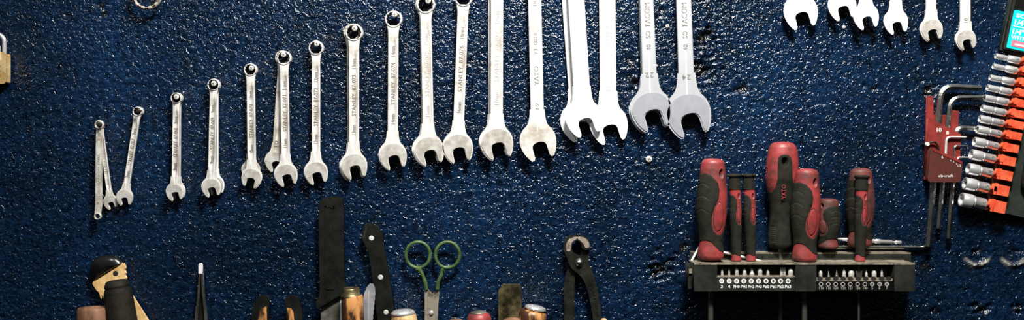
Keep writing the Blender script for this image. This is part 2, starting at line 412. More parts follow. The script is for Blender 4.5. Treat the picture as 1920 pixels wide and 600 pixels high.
comb('wrench mostly hidden behind the 10mm wrench, worn rounded jaw peeping out both sides', (468.5, 132), (470, 318), 12, 16.5, 14, None, z=3, mat='worn', ringth=8)
comb('combination wrench stamped 10mm, opening turned to lower left', (469, 131), (472, 332), 12.6, 18, 15.5, ('10mm', '87-070'), flip=True)
comb('dull worn wrench slanting left behind the 11mm wrench', (529, 108), (516, 301), 14, 18.5, 14.5, None, z=3, mat='worn', lines=[('10', 162, 12, 7, 'up')], panel=False)
comb('combination wrench stamped 11mm, right of the slanting dull one', (532, 109), (535.5, 326), 14, 20.5, 16, ('11mm', '87-071'))
comb('combination wrench stamped 12mm hanging straight', (592, 90), (592, 322), 14.5, 21, 16, ('12mm', '87-072'))
comb('wrench seen as an edge behind the 13mm wrench', (659.5, 61), (661, 312), 16.5, 23.5, 19.5, None, z=3, mat='worn')
comb('yellowish combination wrench stamped 13mm with its twin behind', (663.5, 61), (663.2, 309), 17.2, 23.5, 19, ('13mm', '87-073'), mat='worn' if False else 'satin')
comb('combination wrench stamped 14mm, fully shown with ring below the top edge', (737.5, 36), (736, 290), 17, 24.8, 19.5, ('14mm', '87-074'))
comb('wrench seen as a thin edge behind the 15mm wrench jaw', (796, 9), (800.5, 280), 18, 26.5, 20, None, z=3)
comb('combination wrench stamped 15mm, touching jaws with the 16mm one', (798, 9), (803.5, 280), 18, 26.8, 20.5, ('15mm', '87-075'), etch='etch_light')
comb('combination wrench stamped 16mm slanting left, ring cut by the top edge', (869, -4), (858, 275), 17.8, 27, 20.5, ('16mm', '87-076'))
comb('wrench seen as an edge left of the 17mm wrench', (927, -40), (928, 266), 20, 28.5, 24, None, z=3)
comb('combination wrench stamped 17mm with a thin raised panel line', (932, -40), (931, 266), 20, 29.2, 23.5, ('17mm', '87-077'), etch='etch_light')
wrench('large combination wrench stamped 19 with black maker word, right of the 17mm one', (1001, -70), (1008.5, 263.5), 22, 32.3, 25, HZ, 'satin', th=7, panel=False, crescent=False,
       lines=[('YATO', 212, 36, 8.5, 'up'), ('YT-0018', 152, 42, 6, 'up'), ('19', 269, 11, 6.5, 'up'), ('18', 76, 10, 6.5, 'up')], etch='etch')
b = B()
wrench('bright wide-jawed wrench, its lower lip showing left of and below the one in front', (1062, -90), (1086, 226), 22, 33.5, 31, 4, 'bright', th=6, panel=False, crescent=False)
wrench('very bright large wrench overlapping its neighbour with a jaw over both', (1075, -90), (1094, 219), 22, 32, 31, HZ + 6, 'bright', th=7, panel=False, crescent=False)
wrench('bright large wrench with faint grey lettering, left prong behind its neighbour', (1138, -90), (1141, 231), 22, 33.5, 31, 11, 'bright', th=7, panel=False, crescent=False,
       lines=[('STARLSOR', 152, 54, 8, 'up'), ('24', 257, 12, 9, 'up')], etch='etch_light')
for (lab, ring, jaw, R, w, wt, num) in (('polished chrome wrench stamped 22, left of the larger one stamped 24', (1209, -100), (1220.5, 204), 36.5, 28, 25, '22'),
                              ('polished chrome wrench stamped 24, rightmost and largest of the middle row', (1279, -100), (1289.5, 211), 41, 30, 28, '24')):
    L = LL(ring, jaw)
    wrench(lab, ring, jaw, 24, R, w, HZ, 'polished', th=8, panel=False, wtop=wt,
           lines=[('FACOM', 127, 44, 10, 'up'), ('SO', 165, 13, 9, 'up'), ('40', 189, 11, 8, 'up'), (num, 100 + (141 if num == '22' else 145), 16, 9.5, 180 + 3)])
wrench('back wrench seen as a thin rim left of the chrome jaw stamped 22', (1207, -100), (1217, 207), 24, 36, 26, 3, 'polished', th=6, panel=False, crescent=False)
# top right: open jaws hanging into the picture
for (lab, jaw, R, w, up, mat, txt, zz) in (
        ('large white-bright open jaw hanging from the top edge, leftmost of the upper right row', (1501, 20), 30, 36, (1502, -260), 'bright', None, HZ),
        ('bright open jaw cut by the top edge above a small nail hole', (1579, 9), 25, 24, (1578, -250), 'bright', None, HZ),
        ('bright open jaw overlapping the cut-off jaw on its left', (1624, 29), 22.3, 20, (1624, -230), 'bright', None, HZ + 8),
        ('bright open jaw with straight wide shank, fourth of the upper right row', (1680, 39), 21.2, 20, (1681, -220), 'bright', None, HZ),
        ('satin open jaw wrench, fifth of the upper right row', (1746.5, 54), 20, 19.5, (1748, -200), 'satin', None, HZ),
        ('small scratched wrench stamped 10, rightmost of the upper right row', (1811, 73), 18.2, 19.5, (1810.5, -180), 'satin', '10', HZ)):
    L = LL(up, jaw)
    lines = [('10', L - 35, 8, 6.5, 'up')] if txt else ()
    wrench(lab, up, jaw, 15, R, w, zz, mat, th=6, panel=False, crescent=(mat == 'satin'), lines=lines)
# big ring at the top left
t = T('ring_wrench', 'large twelve-point wrench ring dipping in at the top left edge', 'wrench', 275.5, -9, 22)
b = B(); ringhead(b, 275.5, -10, 29, HZ, 10, 0.80, 120); t.mesh('ring_end', b, 'worn')
b = B(); b.prism([(266, -34), (286, -34), (284, -60), (284, -260), (268, -260), (268, -60)], HZ, HZ + 7, bev=1.5); t.mesh('handle', b, 'worn')

# screws the wrenches hang from
for (x, y, r, lab, m) in ((186.5, 233, 4.2, 'black screw inside the ring of the double-ring wrench', 'dark_screw'), (258.5, 207, 4.2, 'dark screw in the ring of the wrench slanting left', 'dark_screw'),
                       (330, 181.5, 5, 'screw filling the small ring of the 8mm wrench', 'screw'), (400, 156.5, 5.2, 'screw inside the ring of the 9mm wrench', 'screw'),
                       (470.8, 127.5, 4.8, 'screw inside the ring of the 10mm wrench', 'screw'), (531, 102.5, 5, 'screw inside the ring of the 11mm wrench', 'screw'),
                       (593.5, 82, 5, 'screw inside the ring of the 12mm wrench', 'screw'), (664.5, 53, 5.3, 'screw inside the ring of the 13mm wrench', 'screw'),
                       (739.5, 27, 5.2, 'screw inside the ring of the 14mm wrench', 'screw'), (802.5, 1.5, 5.2, 'screw at the top edge inside the ring of the 15mm wrench', 'screw')):
    screw_at(x, y, r, lab, mat=m)
screw_at(1217, 298.5, 6.2, 'lone bare screw head in the wall below the chrome wrenches', zh=5, group=None)
screw_at(1251.5, 49, 3.6, 'tiny old screw in the wall between the two chrome wrench shanks', zh=1.5, mat='screw', group=None)
screw_at(1582.5, 51, 3.2, 'tiny pin in the wall under the cut-off jaw, upper right', zh=1.5, mat='screw', group=None)

# ------------------------------------------------------------------ padlock
t = T('padlock', 'brass padlock with steel shackle cut by the left edge', 'padlock', -12, 130, 20)
b = B(); b.box(-38, 11.5, 101, 155, 6, 26, bev=2.5, seg=3, r=3); t.mesh('body', b, 'brass')
b = B(); path = [(5.5, 108, 15), (5.5, 80, 15)] + [(-12 + 17.5 * math.cos(a), 78 - 15.5 * math.sin(a), 15) for a in [PI * k / 16 for k in range(1, 16)]] + [(-29.5, 80, 15), (-29.5, 108, 15)]
b.tube(path, 3.9); t.mesh('shackle', b, 'chrome')
b = B(); b.box(-30, 4, 84, 117, 27, 29, bev=0.6, r=5); t.mesh('hasp_plate', b, 'bright', label='bright steel flap')
b = B(); 
for yy in (124, 133, 142): b.box(-34, 4, yy, yy + 1.4, 25.8, 26.5, bev=0)
t.mesh('stamped_lines', b, 'bronze')

# ------------------------------------------------------------------ screwdrivers
def sdist(X, Y, poly):
    P = np.array(poly, float); Q = np.roll(P, -1, 0); d2 = np.full(X.shape, 1e9); ins = np.zeros(X.shape, bool)
    for (ax, ay), (bx, by) in zip(P, Q):
        dx, dy = bx - ax, by - ay; L = dx * dx + dy * dy + 1e-9
        tt = np.clip(((X - ax) * dx + (Y - ay) * dy) / L, 0, 1)
        d2 = np.minimum(d2, (X - ax - tt * dx) ** 2 + (Y - ay - tt * dy) ** 2)
        if abs(dy) > 1e-9:
            c = ((ay > Y) != (by > Y)) & (X < (bx - ax) * (Y - ay) / dy + ax); ins ^= c
    d = np.sqrt(d2); return np.where(ins, d, -d)
TA = dict(box=(18, 173, 47, 572), rows=[(47, 72, 118), (51, 56, 138), (58, 45, 149), (70, 38, 156), (100, 34, 160), (130, 32, 162), (200, 22, 170), (260, 17, 173), (310, 17, 174), (380, 25, 167), (430, 34, 158), (470, 37, 153), (495, 34, 155), (520, 29, 159), (545, 26, 161), (560, 32, 156), (568, 50, 138), (572, 70, 115)],
    grip=[[(-40, 128), (33, 128), (60, 124), (95, 138), (125, 170), (134, 210), (130, 255), (110, 300), (98, 345), (97, 385), (107, 415), (125, 435), (140, 438), (155, 420), (162, 390), (230, 380), (230, 500), (153, 525), (140, 520), (120, 500), (98, 478), (75, 468), (50, 468), (35, 480), (-40, 480)]],
    pad=ell(134, 345, 25, 75, 28, rot=4), lines=[[(28, 186), (45, 176), (62, 180), (76, 192)], [(22, 252), (42, 240), (62, 244), (80, 258)], [(22, 318), (40, 307), (62, 312), (80, 328)]], hole=(141, 126, 9, 22))
TB = dict(box=(173, 247, 124, 580), rows=[(124, 186, 234), (127, 177, 243), (132, 174, 246), (138, 176, 244), (144, 183, 238), (170, 183, 238), (207, 181, 240), (209, 184, 241), (260, 185, 243), (330, 186, 244), (400, 188, 241), (480, 192, 238), (535, 195, 236), (550, 192, 238), (568, 188, 241), (576, 195, 234), (580, 205, 225)],
    grip=[[(100, 110), (300, 110), (300, 207), (100, 207)], [(100, 232), (190, 230), (208, 236), (221, 255), (222, 290), (216, 330), (217, 365), (226, 384), (236, 384), (300, 370), (300, 545), (236, 545), (222, 545), (208, 536), (194, 538), (100, 545)]],
    pad=ell(231, 338, 10, 40, 24), lines=[[(187, 268), (200, 266)], [(187, 296), (200, 294)], [(188, 326), (200, 324)]], hole=(232, 238, 5, 13))
TD = dict(box=(40, 188, 26, 530), rows=[(26, 92, 138), (29, 78, 155), (36, 65, 168), (50, 56, 178), (80, 49, 185), (120, 44, 188), (200, 40, 188), (240, 46, 184), (270, 54, 178), (310, 62, 168), (370, 66, 160), (420, 62, 160), (470, 58, 162), (510, 60, 162), (524, 68, 156), (530, 85, 140)],
    grip=[[(96, 120), (100, 98), (112, 88), (127, 85), (143, 88), (155, 98), (160, 120), (162, 170), (166, 215), (176, 235), (260, 240), (260, 600), (-40, 600), (-40, 262), (50, 262), (72, 264), (88, 240), (96, 200)]],
    pad=None, lines=[[(68, 430 + 10 * k), (80, 427 + 10 * k), (94, 430 + 10 * k)] for k in range(8)], hole=(127, 122, 15, 22))
def driver(label, tm, top, bot, W, z, red='red', rub='rubber', mirror=False, word=None, depth=0.86, group=None, shaft=None, res=1.0):
    x0, x1, y0, y1 = tm['box']; H = LL(top, bot); kx = W / (x1 - x0); ky = H / (y1 - y0); xc = (x0 + x1) / 2
    t = T('screwdriver', label, 'screwdriver', bot[0], bot[1], z, 'screwdrivers standing in the rack')
    a = Vector((bot[0] - top[0], bot[1] - top[1])).normalized(); p = Vector((a.y, -a.x))
    if p.x < 0: p = -p
    mir = -1 if mirror else 1
    def W2(u, v, zz): return (top[0] + p.x * u * mir + a.x * v, top[1] + p.y * u * mir + a.y * v, zz)
    rows = np.array(tm['rows'], float)
    ny = max(60, int(H * 1.1)); yy = []
    tt = np.linspace(0, 1, ny); Yt = y0 + (y1 - y0) * (0.5 - 0.5 * np.cos(tt * PI) * (0.25) + (tt - 0.5) * 0.75)
    Yt = np.clip(Yt, y0, y1)
    xl = np.interp(Yt, rows[:, 0], rows[:, 1]); xr = np.interp(Yt, rows[:, 0], rows[:, 2])
    for _ in range(3):
        for arr in (xl, xr): arr[2:-2] = 0.25 * arr[1:-3] + 0.5 * arr[2:-2] + 0.25 * arr[3:-1]
    na = 120
    th = np.linspace(0, 2 * PI, na, endpoint=False)
    c = ((xl + xr) / 2 - xc)[:, None] * kx; hw = ((xr - xl) / 2)[:, None] * kx
    V = (Yt[:, None] - y0) * ky + np.zeros((1, na))
    def surf(off):
        U = c + (hw + off) * np.cos(th)[None, :]; Z = z + (hw * depth + off) * np.sin(th)[None, :]
        return U, Z
    U0, Z0 = surf(0)
    TX = U0 / kx + xc; TY = Yt[:, None] + np.zeros((1, na))
    dz = Z0 - z; kk = dz / (D - z - dz)      # the markings sit on the rounded front
    TX = TX + mir * (top[0] - 960) * kk / kx; TY = TY + (V + top[1] - 300) * kk / ky
    off = np.zeros(TX.shape)
    front = np.sin(th)[None, :] > -0.2
    if tm['hole']:
        hx, hy, rx, ry = tm['hole']; dh = np.hypot((TX - hx) / rx, (TY - hy) / ry)
        off -= np.where(front, np.clip(1.15 - dh, 0, 1) * 14 * 1, 0) * (W / 57)
        off += np.where(front, np.exp(-((dh - 1.35) / 0.22) ** 2) * 0.5, 0)
    pd = None
    if tm['pad']:
        pd = sdist(TX, TY, tm['pad']) * kx
        off += np.where(front, np.clip(pd, 0, 1.5) * 0.4 - 0.9 * np.exp(-(pd / 0.7) ** 2), 0)
    def emit(off, keep=None, dark=None):
        b = B(); U, Z = surf(off)

        vr = [[b.v(*W2(U[i, j], V[i, j], Z[i, j])) for j in range(na)] for i in range(ny)]
        for i in range(ny - 1):
            for j in range(na):
                j2 = (j + 1) % na
                b.mi = 1 if dark is not None and dark[i, j] else 0
                if keep is None or keep[i, j] or keep[i + 1, j] or keep[i, j2] or keep[i + 1, j2]: b.face([vr[i][j], vr[i][j2], vr[i + 1][j2], vr[i + 1][j]])
        if keep is None: b.face(vr[0][::-1]); b.face(vr[-1])
        else:
            if keep[0].all(): b.face(vr[0][::-1])
            if keep[-1].all(): b.face(vr[-1])
        loose = [v for v in b.bm.verts if not v.link_faces]
        for v in loose: b.bm.verts.remove(v)
        return b
    cd = np.zeros(TX.shape, bool)
    if pd is not None: cd |= front & (abs(pd) < 0.6)
    if tm['hole']: cd |= front & (dh < 0.8)
    t.mesh('core', emit(off, dark=cd), [red, 'groove'], label='red plastic core' if red == 'red' else None)
    sd = np.max([sdist(TX, TY, g) for g in tm['grip']], 0) * kx
    go = np.clip(sd, -1.2, 1.2) * 0.8
    dark = np.zeros(TX.shape, bool)
    for ln in tm['lines']:
        L = np.array(smooth(ln, 5, closed=False)); d = np.full(TX.shape, 1e9)
        for (ax_, ay_), (bx_, by_) in zip(L[:-1], L[1:]):
            dx, dy = bx_ - ax_, by_ - ay_; q = np.clip(((TX - ax_) * dx + (TY - ay_) * dy) / (dx * dx + dy * dy + 1e-9), 0, 1)
            d = np.minimum(d, np.hypot((TX - ax_ - q * dx) * kx, (TY - ay_ - q * dy) * ky))
        below = 0
        go += np.where(front, -0.8 * np.exp(-(d / 1.2) ** 2), 0) * (W / 57 if W > 40 else 0.6)
        dark |= front & (d < (1.25 if W > 40 else 0.7))
    hole_sub = off * 0
    if tm['hole']: hole_sub = np.where(front, -np.clip(1.15 - dh, 0, 1) * 14 * (W / 57), 0)
    g = t.mesh('grip', emit(go + hole_sub, sd > -2.0, dark), [rub, 'groove'], label='black rubber grip')
    if word:
        b = B(); txt, wx, wy, wl, wh = word
        q = W2((wx - xc) * kx, (wy - y0) * ky, 0)
        # the surface depth at that spot
        i = int(np.argmin(abs(Yt - wy))); rel = ((wx - xc) * kx - c[i, 0]) / hw[i, 0]
        i0, i1 = [int(np.argmin(abs(Yt - wy - q * wl * 0.6 / ky))) for q in (-1, 1)]
        zz = z + float(hw[i0:i1 + 1].max()) * depth * math.sqrt(max(0, 1 - rel ** 2)) + 0.9
        q = (q[0] - (q[0] - 960) * (zz - z) / (D - z), q[1] - (q[1] - 300) * (zz - z) / (D - z))
        b.text(txt, q[0], q[1], wh, zz, angle=90, width=wl, ext=0.5, bold=0.02)
        t.mesh('lettering', b, 'red', parent=g)
    if shaft:
        ylow, r = shaft
        b = B(); k = (D - 40) / (D - z)
        e = W2(0, H, z)
        b.lathe((e[0], e[1] - 4, z), (e[0], ylow, z), [(0, r), (ylow - e[1] - 6, r), (ylow - e[1] + 4, r * .8)], n=14)
        t.mesh('shaft', b, 'shaft')
    return t
ZF, ZR = 63, 34      # front and rear row of the rack
driver('short stubby red and black screwdriver behind the middle one, grip grooves facing right', TA, (1555, 372), (1552, 467), 44, ZR, mirror=True, red='red_dirty')
driver('big red-topped screwdriver with black oval panel and red lettering, tallest in the rack', TD, (1467, 266), (1464, 466), 61, ZR, word=('YATO', 124, 262, 27, 8), shaft=(640, 4))
driver('grimy brownish screwdriver standing behind the slim one at the right', TA, (1614, 315), (1613, 464), 52, ZR, red='red_dirty', rub='rubber_dirty')
driver('thick red and black screwdriver at the far left of the rack', TA, (1337, 297), (1333, 490), 57, ZF, shaft=(640, 5))
driver('slim screwdriver with black cap, left one of the slim pair', TB, (1377.5, 326), (1379.5, 493), 27, ZF, shaft=(520, 2))
driver('slim screwdriver with black cap, right one of the slim pair', TB, (1404, 326), (1407, 493), 27, ZF, shaft=(520, 2))
driver('thick red and black screwdriver in the middle, in front of the tallest one', TA, (1514, 316), (1509, 493), 54, ZF, shaft=(640, 5))
driver('slim black-capped screwdriver standing in front of the grimy brown one', TB, (1616.5, 328), (1611, 494), 28, ZF, rub='rubber', shaft=(640, 2))

# ------------------------------------------------------------------ rack with bits
ZK = 90
t = T('screwdriver_rack', 'dark grey wall rack with screwdrivers above and rows of bits in two windows', 'rack', 1510, 520, ZK)
b = B()
def R4(xa, xb, ya, yb, zf):
    a = t.at(xa, ya, zf); c = t.at(xb, yb, zf); return a[0], c[0], a[1], c[1]
xa, xb, ya, yb = R4(1300, 1708, 476, 500, 36)
b.box(xa, xb, ya - 0.5, 546, 0, 36, bev=0.8); rear = t.mesh('back_rail', b, 'greyplastic')
b = B(); b.box(xa, xb, ya - 2.0, ya - 0.3, 0, 36.5, bev=0.5); t.mesh('rail_top', b, 'dusty', parent=rear, label='dusty top of the back rail')
b = B(); b.box(1304, 1716, 497, 545, 36, 62, bev=0.5)
for x0, x1 in ((1303, 1345), (1494, 1531.5), (1679.5, 1717)): b.box(x0, x1, 496, 546, 58, ZK, bev=0.8)
b.box(1345, 1494, 520, 546, 60, 86, bev=0.6); t.mesh('body', b, 'greyplastic')
b = B(); b.box(1531.5, 1679.5, 528, 546, 60, 86, bev=0.5); t.mesh('bit_strip', b, 'glossblack', label='black numbered strip')
b = B()
for x0, x1 in ((1303, 1345), (1345.6, 1493.4), (1494, 1531.5), (1532, 1679), (1679.6, 1717)): b.box(x0, x1, 493.6, 496.5, 36, ZK + 0.6 - (2 if x1 - x0 > 100 else 0), bev=0.5)
t.mesh('top_ledge', b, 'dusty', label='dust-covered top ledge')
b = B(); b.box(1345.5, 1492.5, 518.4, 520.4, 60, 86.8, bev=0.4); t.mesh('ledge_edge', b, 'dusty')
# cream strip with holes in the right window
b = B()
hx = [1540, 1555, 1569.5, 1584, 1597.5, 1612, 1626, 1641, 1656, 1669.5]
b.box(1532.5, 1677, 523.0, 527.5, 60, 86.5, bev=0.8, r=3); b.mi = 0
t.mesh('hole_strip', b, 'dusty', label='cream dusty strip with holes')
b = B()
for x in hx: b.prism(ell(x, 523.0, 5, 3.6, 20), 86, 87.2, bev=0)
t.mesh('bit_hole', b, 'slot_dark')
b = B()
b.box(1297, 1304, 500, 545, 30, 62, bev=1); b.box(1717, 1722, 508, 540, 30, 62, bev=1); t.mesh('end_lug', b, 'greyplastic')
b = B(); b.box(1298, 1303, 508, 515, 60, 66, bev=1); b.box(1718, 1723, 512, 520, 60, 66, bev=1); t.mesh('end_clip', b, 'dusty')
# printed signs
b = B()
lx = [1355, 1369, 1383, 1396.7, 1410.6, 1424.6, 1438.5, 1452.3, 1466, 1480]
for x, s_ in zip(lx, ['3', '4', 'PH0', 'PH1', 'PH2', 'PH3', 'Pz0', 'Pz1', 'Pz2', 'Pz3']):
    b.prism(ell(x, 528, 4.6, 4.6, 20), 86, 86.5, bev=0)
    b.text(s_, x, 538.3, 6.0, 86.2, width=4.4 if len(s_) == 1 else 11.5, bold=0.02)
t.mesh('printed_marks', b, 'white')
b = B()
for k, x in enumerate(lx):
    z0, z1 = 86.4, 86.9
    b.box(x - 2.6, x + 2.6, 527.5, 528.5, z0, z1, bev=0)
    if 2 <= k < 6: b.box(x - .5, x + .5, 525.4, 530.6, z0, z1, bev=0)
    if k >= 6: b.prism([(x, 525), (x + 1, 527), (x + 3, 528), (x + 1, 529), (x, 531), (x - 1, 529), (x - 3, 528), (x - 1, 527)], z0, z1, bev=0)
t.mesh('printed_signs', b, 'slot_dark')
b = B()
def flatring(b, cx, cy, ro, ri, z, n=24, e=0.3):
    A = [[b.v(cx + r * math.cos(2 * PI * k / n), cy + r * .92 * math.sin(2 * PI * k / n), z + e) for k in range(n)] for r in (ro, ri)]
    for k in range(n): b.face([A[0][k], A[0][(k + 1) % n], A[1][(k + 1) % n], A[1][k]], False)
for k, (x, s_) in enumerate(zip(hx, ['T10', 'T15', 'T20', 'T25', 'T27', 'T30', 'T40', '5', '6', '7'])):
    x2 = 1542 + 13.8 * k
    flatring(b, x2, 533.8, 4.2, 2.8, 86.1)
    if k >= 7: b.box(x2 - 3, x2 + 3, 533.3, 534.3, 86, 86.4, bev=0)
    b.text(s_, x2, 541.2, 5.2, 86.1, width=3 if len(s_) == 1 else 9.5)
t.mesh('printed_marks', b, 'greywhite')
# bits standing in the windows
def bit(x, ytop, ybase, kind, lab, grp, w=3.2, mat='facet'):
    q = T('screwdriver_bit', lab, 'bit', x, ybase, 78, grp)
    b = B(); z = 77; h = ybase - ytop
    b.tube([(x, ybase + 3, z), (x, ybase - h * .35, z)], w * .95, n=6, flat=True)
    if kind == 'flat': b.loft([[(x - w * .8, ybase - h * .3, z - 1.6), (x + w * .8, ybase - h * .3, z - 1.6), (x + w * .8, ybase - h * .3, z + 1.6), (x - w * .8, ybase - h * .3, z + 1.6)], [(x - w, ytop, z - .5), (x + w, ytop, z - .5), (x + w, ytop, z + .5), (x - w, ytop, z + .5)]])
    else:
        pr = {'cross': [(0, w * .8), (h * .35, w * .8), (h * .68, w * .18)], 'cone': [(0, w * .95), (h * .2, w * .6), (h * .65, w * .28), (h * .68, w * .2)], 'dome': [(0, w * .9), (h * .3, w * 1.0), (h * .55, w * .85), (h * .68, w * .4)]}[kind]
        b.lathe((x, ybase - h * .32, z), (x, ytop - 10, z), pr, n=12)
    o = b.make('screwdriver_bit', q, mat)
    for k in ('label', 'category', 'group'):
        if k in q.root: o[k] = q.root[k]
    o.location = q.loc; bpy.data.objects.remove(q.root); o.name = 'screwdriver_bit'
LW = 'bits in the left window of the rack'; RW = 'bits in the right window of the rack'
for x, y, k, w, n_ in ((1355, 504, 'cross', 2.4, 'thin bit over the printed 3'), (1368, 503, 'cross', 2, 'needle-thin bit over the printed 4'), (1382.5, 503, 'dome', 3, 'blunt bit over the printed PH0'), (1397, 503, 'cross', 3.6, 'cross bit over the printed PH1'),
                (1411, 503, 'cone', 4, 'cone-shaped bit over the printed PH2'), (1426, 503, 'dome', 3.8, 'round-topped bit over the printed PH3'), (1441, 505, 'cross', 2.8, 'short bit over the printed Pz0'), (1466.5, 502, 'flat', 2.4, 'flat bit left of two side by side over the printed Pz2'), (1472, 502, 'flat', 2, 'flat bit right of two side by side over the printed Pz2'), (1483.5, 504, 'dome', 4.2, 'fat bit over the printed Pz3')):
    bit(x, y, 519, k, n_, LW, w * 1.25)
for x, y, k, w, n_ in ((1540, 507, 'dome', 3, 'bit over the printed T10'), (1555, 508, 'cone', 3.4, 'pointed bit over the printed T15'), (1570, 506, 'cone', 3.6, 'cone-shaped bit over the printed T20'), (1584, 503, 'cross', 3.6, 'dark bit over the printed T25'), (1597.5, 507, 'dome', 5, 'wide star-topped bit over the printed T27'),
                (1612, 508, 'flat', 5.5, 'wide flat bit over the printed T30'), (1626, 508, 'cross', 2.6, 'slim bit over the printed T40'), (1640.5, 507, 'dome', 4, 'round-topped bit over the printed 5'), (1655, 503, 'cross', 2.4, 'thin tall bit over the printed 6')):
    bit(x, y, 524, k, n_, RW, w * 1.15, 'shaft' if k in ('flat', 'cone') else 'facet')
# stick, rod and extension lying on the rack
t = T('white_stick', 'thin white stick lying slanted behind the feet of the left screwdrivers', 'stick', 1390, 480, 40)
b = B(); b.tube([(1350, 471.5, 40), (1428, 490, 41)], 2.3, n=10); o = b.make('white_stick', t, 'stick')
o['label'], o['category'] = t.root['label'], 'stick'; o.location = t.loc; bpy.data.objects.remove(t.root); o.name = 'white_stick'
t = T('white_stick', 'short white stick end leaning up at the left end of the rack', 'stick', 1302, 478, 45)
b = B(); b.tube([(1312, 464, 40), (1297, 489, 44)], 2.2, n=10); o = b.make('white_stick', t, 'stick')
o['label'], o['category'] = t.root['label'], 'stick'; o.location = t.loc; bpy.data.objects.remove(t.root); o.name = 'white_stick'
t = T('steel_rod', 'long dark steel rod lying level along the rack behind the screwdrivers', 'rod', 1650, 464, 12)
b = B(); b.tube([(1545, 463.5, 8), (1732, 463.8, 8)], 3.6, n=16); t.mesh('rod', b, 'hexsteel')
b = B(); b.tube([(1732, 463.8, 8), (1741, 463.8, 8)], 5.0, n=16); t.mesh('end_knob', b, 'darkiron')
t = T('bit_adapter', 'bright stepped chrome bit adapter lying above the steel rod', 'adapter', 1630, 452, 10)
b = B(); b.lathe((1566, 448, 8), (1700, 455.5, 8), [(0, 1), (3, 2), (8, 2.6), (20, 3), (22, 4), (36, 4), (37, 3.6), (68, 3.8), (76, 3.8), (77, 4.6), (85, 4.6), (86, 3.6), (107, 3.6), (108, 2), (113, 2), (114, 3.2), (124, 3.2), (125.5, 1.5)], n=20)
t.mesh('shank', b, 'chrome')

# ------------------------------------------------------------------ hex key set
HX = 28
t = T('hex_key_holder', 'red plastic hex key holder with white numbers, hung beside the sockets', 'holder', 1772, 260, HX)
b = B(); b.prism([(1747.5, 180), (1757, 180), (1758, 215), (1786, 215), (1790, 205), (1806, 208), (1804, 262), (1802, 336), (1741, 336), (1746, 230)], 4, 10, bev=0.8); t.mesh('back_plate', b, 'hexred')
b = B(); b.prism([(1745.5, 222), (1750, 224), (1804, 252.5), (1803, 262), (1801, 330), (1741, 330), (1742.5, 280)], 10, 22, bev=1.2); t.mesh('upper_pocket', b, 'hexred')
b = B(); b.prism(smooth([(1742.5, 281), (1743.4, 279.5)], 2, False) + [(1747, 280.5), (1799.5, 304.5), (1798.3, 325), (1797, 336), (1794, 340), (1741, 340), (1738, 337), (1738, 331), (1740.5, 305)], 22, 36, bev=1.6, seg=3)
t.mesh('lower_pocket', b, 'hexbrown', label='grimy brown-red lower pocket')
b = B(); b.prism([(1745, 279.8), (1747, 278.6), (1799.8, 303.2), (1799.3, 306), (1746, 282)], 30, 37, bev=0.6); t.mesh('pocket_rim', b, 'hexred')
b = B(); b.text('10', 1763.8, 243.2, 7.5, 22, width=9, bold=0.02); b.text('8', 1779.5, 248.5, 7, 22, width=5, bold=0.02)
b.text('6', 1763.5, 294.5, 5, 36, bold=0.01); b.text('4', 1779, 301, 3, 36); b.text('3', 1784.5, 303.5, 3, 36); b.text('2', 1790, 307, 3, 36); b.text('1.5', 1795, 310.5, 4.2, 36)
b.text('abcraft', 1770, 329.5, 4.8, 36, width=28); t.mesh('lettering', b, 'white')
def bend(p0, c, p1, r, z, n=8):
    P0, Cc, P1 = Vector(p0), Vector(c), Vector(p1); a = (P0 - Cc).normalized(); d = (P1 - Cc).normalized()
    out = [(*p0, z)]; A = Cc + a * r; E = Cc + d * r
    for k in range(n + 1):
        q = k / n; v = A * (1 - q) ** 2 + Cc * 2 * q * (1 - q) + E * q * q; out.append((v.x, v.y, z))
    out.append((*p1, z)); return out
def hexkey(lab, p0, c, p1, r, rad, z, mat, tip=None):
    q = T('hex_key', lab, 'hex key', c[0], c[1], z, 'hex keys in the red holder')
    b = B(); b.tube(bend(p0, c, p1, r, z), rad * 1.08, n=6, flat=True, phase=0)
    if tip: b.mi = 1
    o = b.make('hex_key', q, [mat, 'hexbright'])
    for k in ('label', 'category', 'group'): o[k] = q.root[k]
    o.location = q.loc; bpy.data.objects.remove(q.root); o.name = 'hex_key'
    for i, f in enumerate(o.data.polygons): f.use_smooth = False
    return o
hexkey('largest hex key, arm topmost, in the slot marked 10', (1838.5, 165.3), (1764.5, 161.5), (1740, 462), 24, 5.6, 16, 'hexsteel')
hexkey('second largest hex key, arm just under the topmost one, slot marked 8', (1847, 182.5), (1781.5, 183.5), (1759, 428), 20, 4.4, 16, 'hexsteel')
hexkey('bright hex key whose arm reaches right to the sockets', (1845, 242), (1793, 239), (1778, 447), 13, 4.3, 14, 'hexsteel')
hexkey('thin hex key bent over the red pocket below the number 8', (1811, 257.3), (1775, 256.8), (1771, 330), 8, 2.2, 27, 'hexbright')
hexkey('thinner hex key with short arm, second lowest in the holder', (1815, 273.8), (1790, 273), (1786, 330), 6, 1.7, 26, 'hexsteel')
hexkey('thinnest hex key with the lowest short arm', (1818, 295.2), (1796, 294.5), (1791, 330), 5, 1.4, 27, 'hexbright')
t = T('wall_hook', 'small bent steel hook left of the red hex key holder', 'hook', 1740, 271, 25)
b = B(); b.tube([(1740, 270, -2), (1740, 270, 22), (1741, 269, 26), (1746, 266, 28), (1753, 267, 28), (1757, 272, 27), (1759, 282, 27), (1759, 288, 27)], 2.0, n=10); t.mesh('wire', b, 'darkiron')
b = B(); b.lathe((1738.5, 270.5, 22), (1738.5, 270.5, 60), [(0, 2), (2, 4.3), (5, 4.3), (7, 3)], n=18); t.mesh('head', b, 'screw')

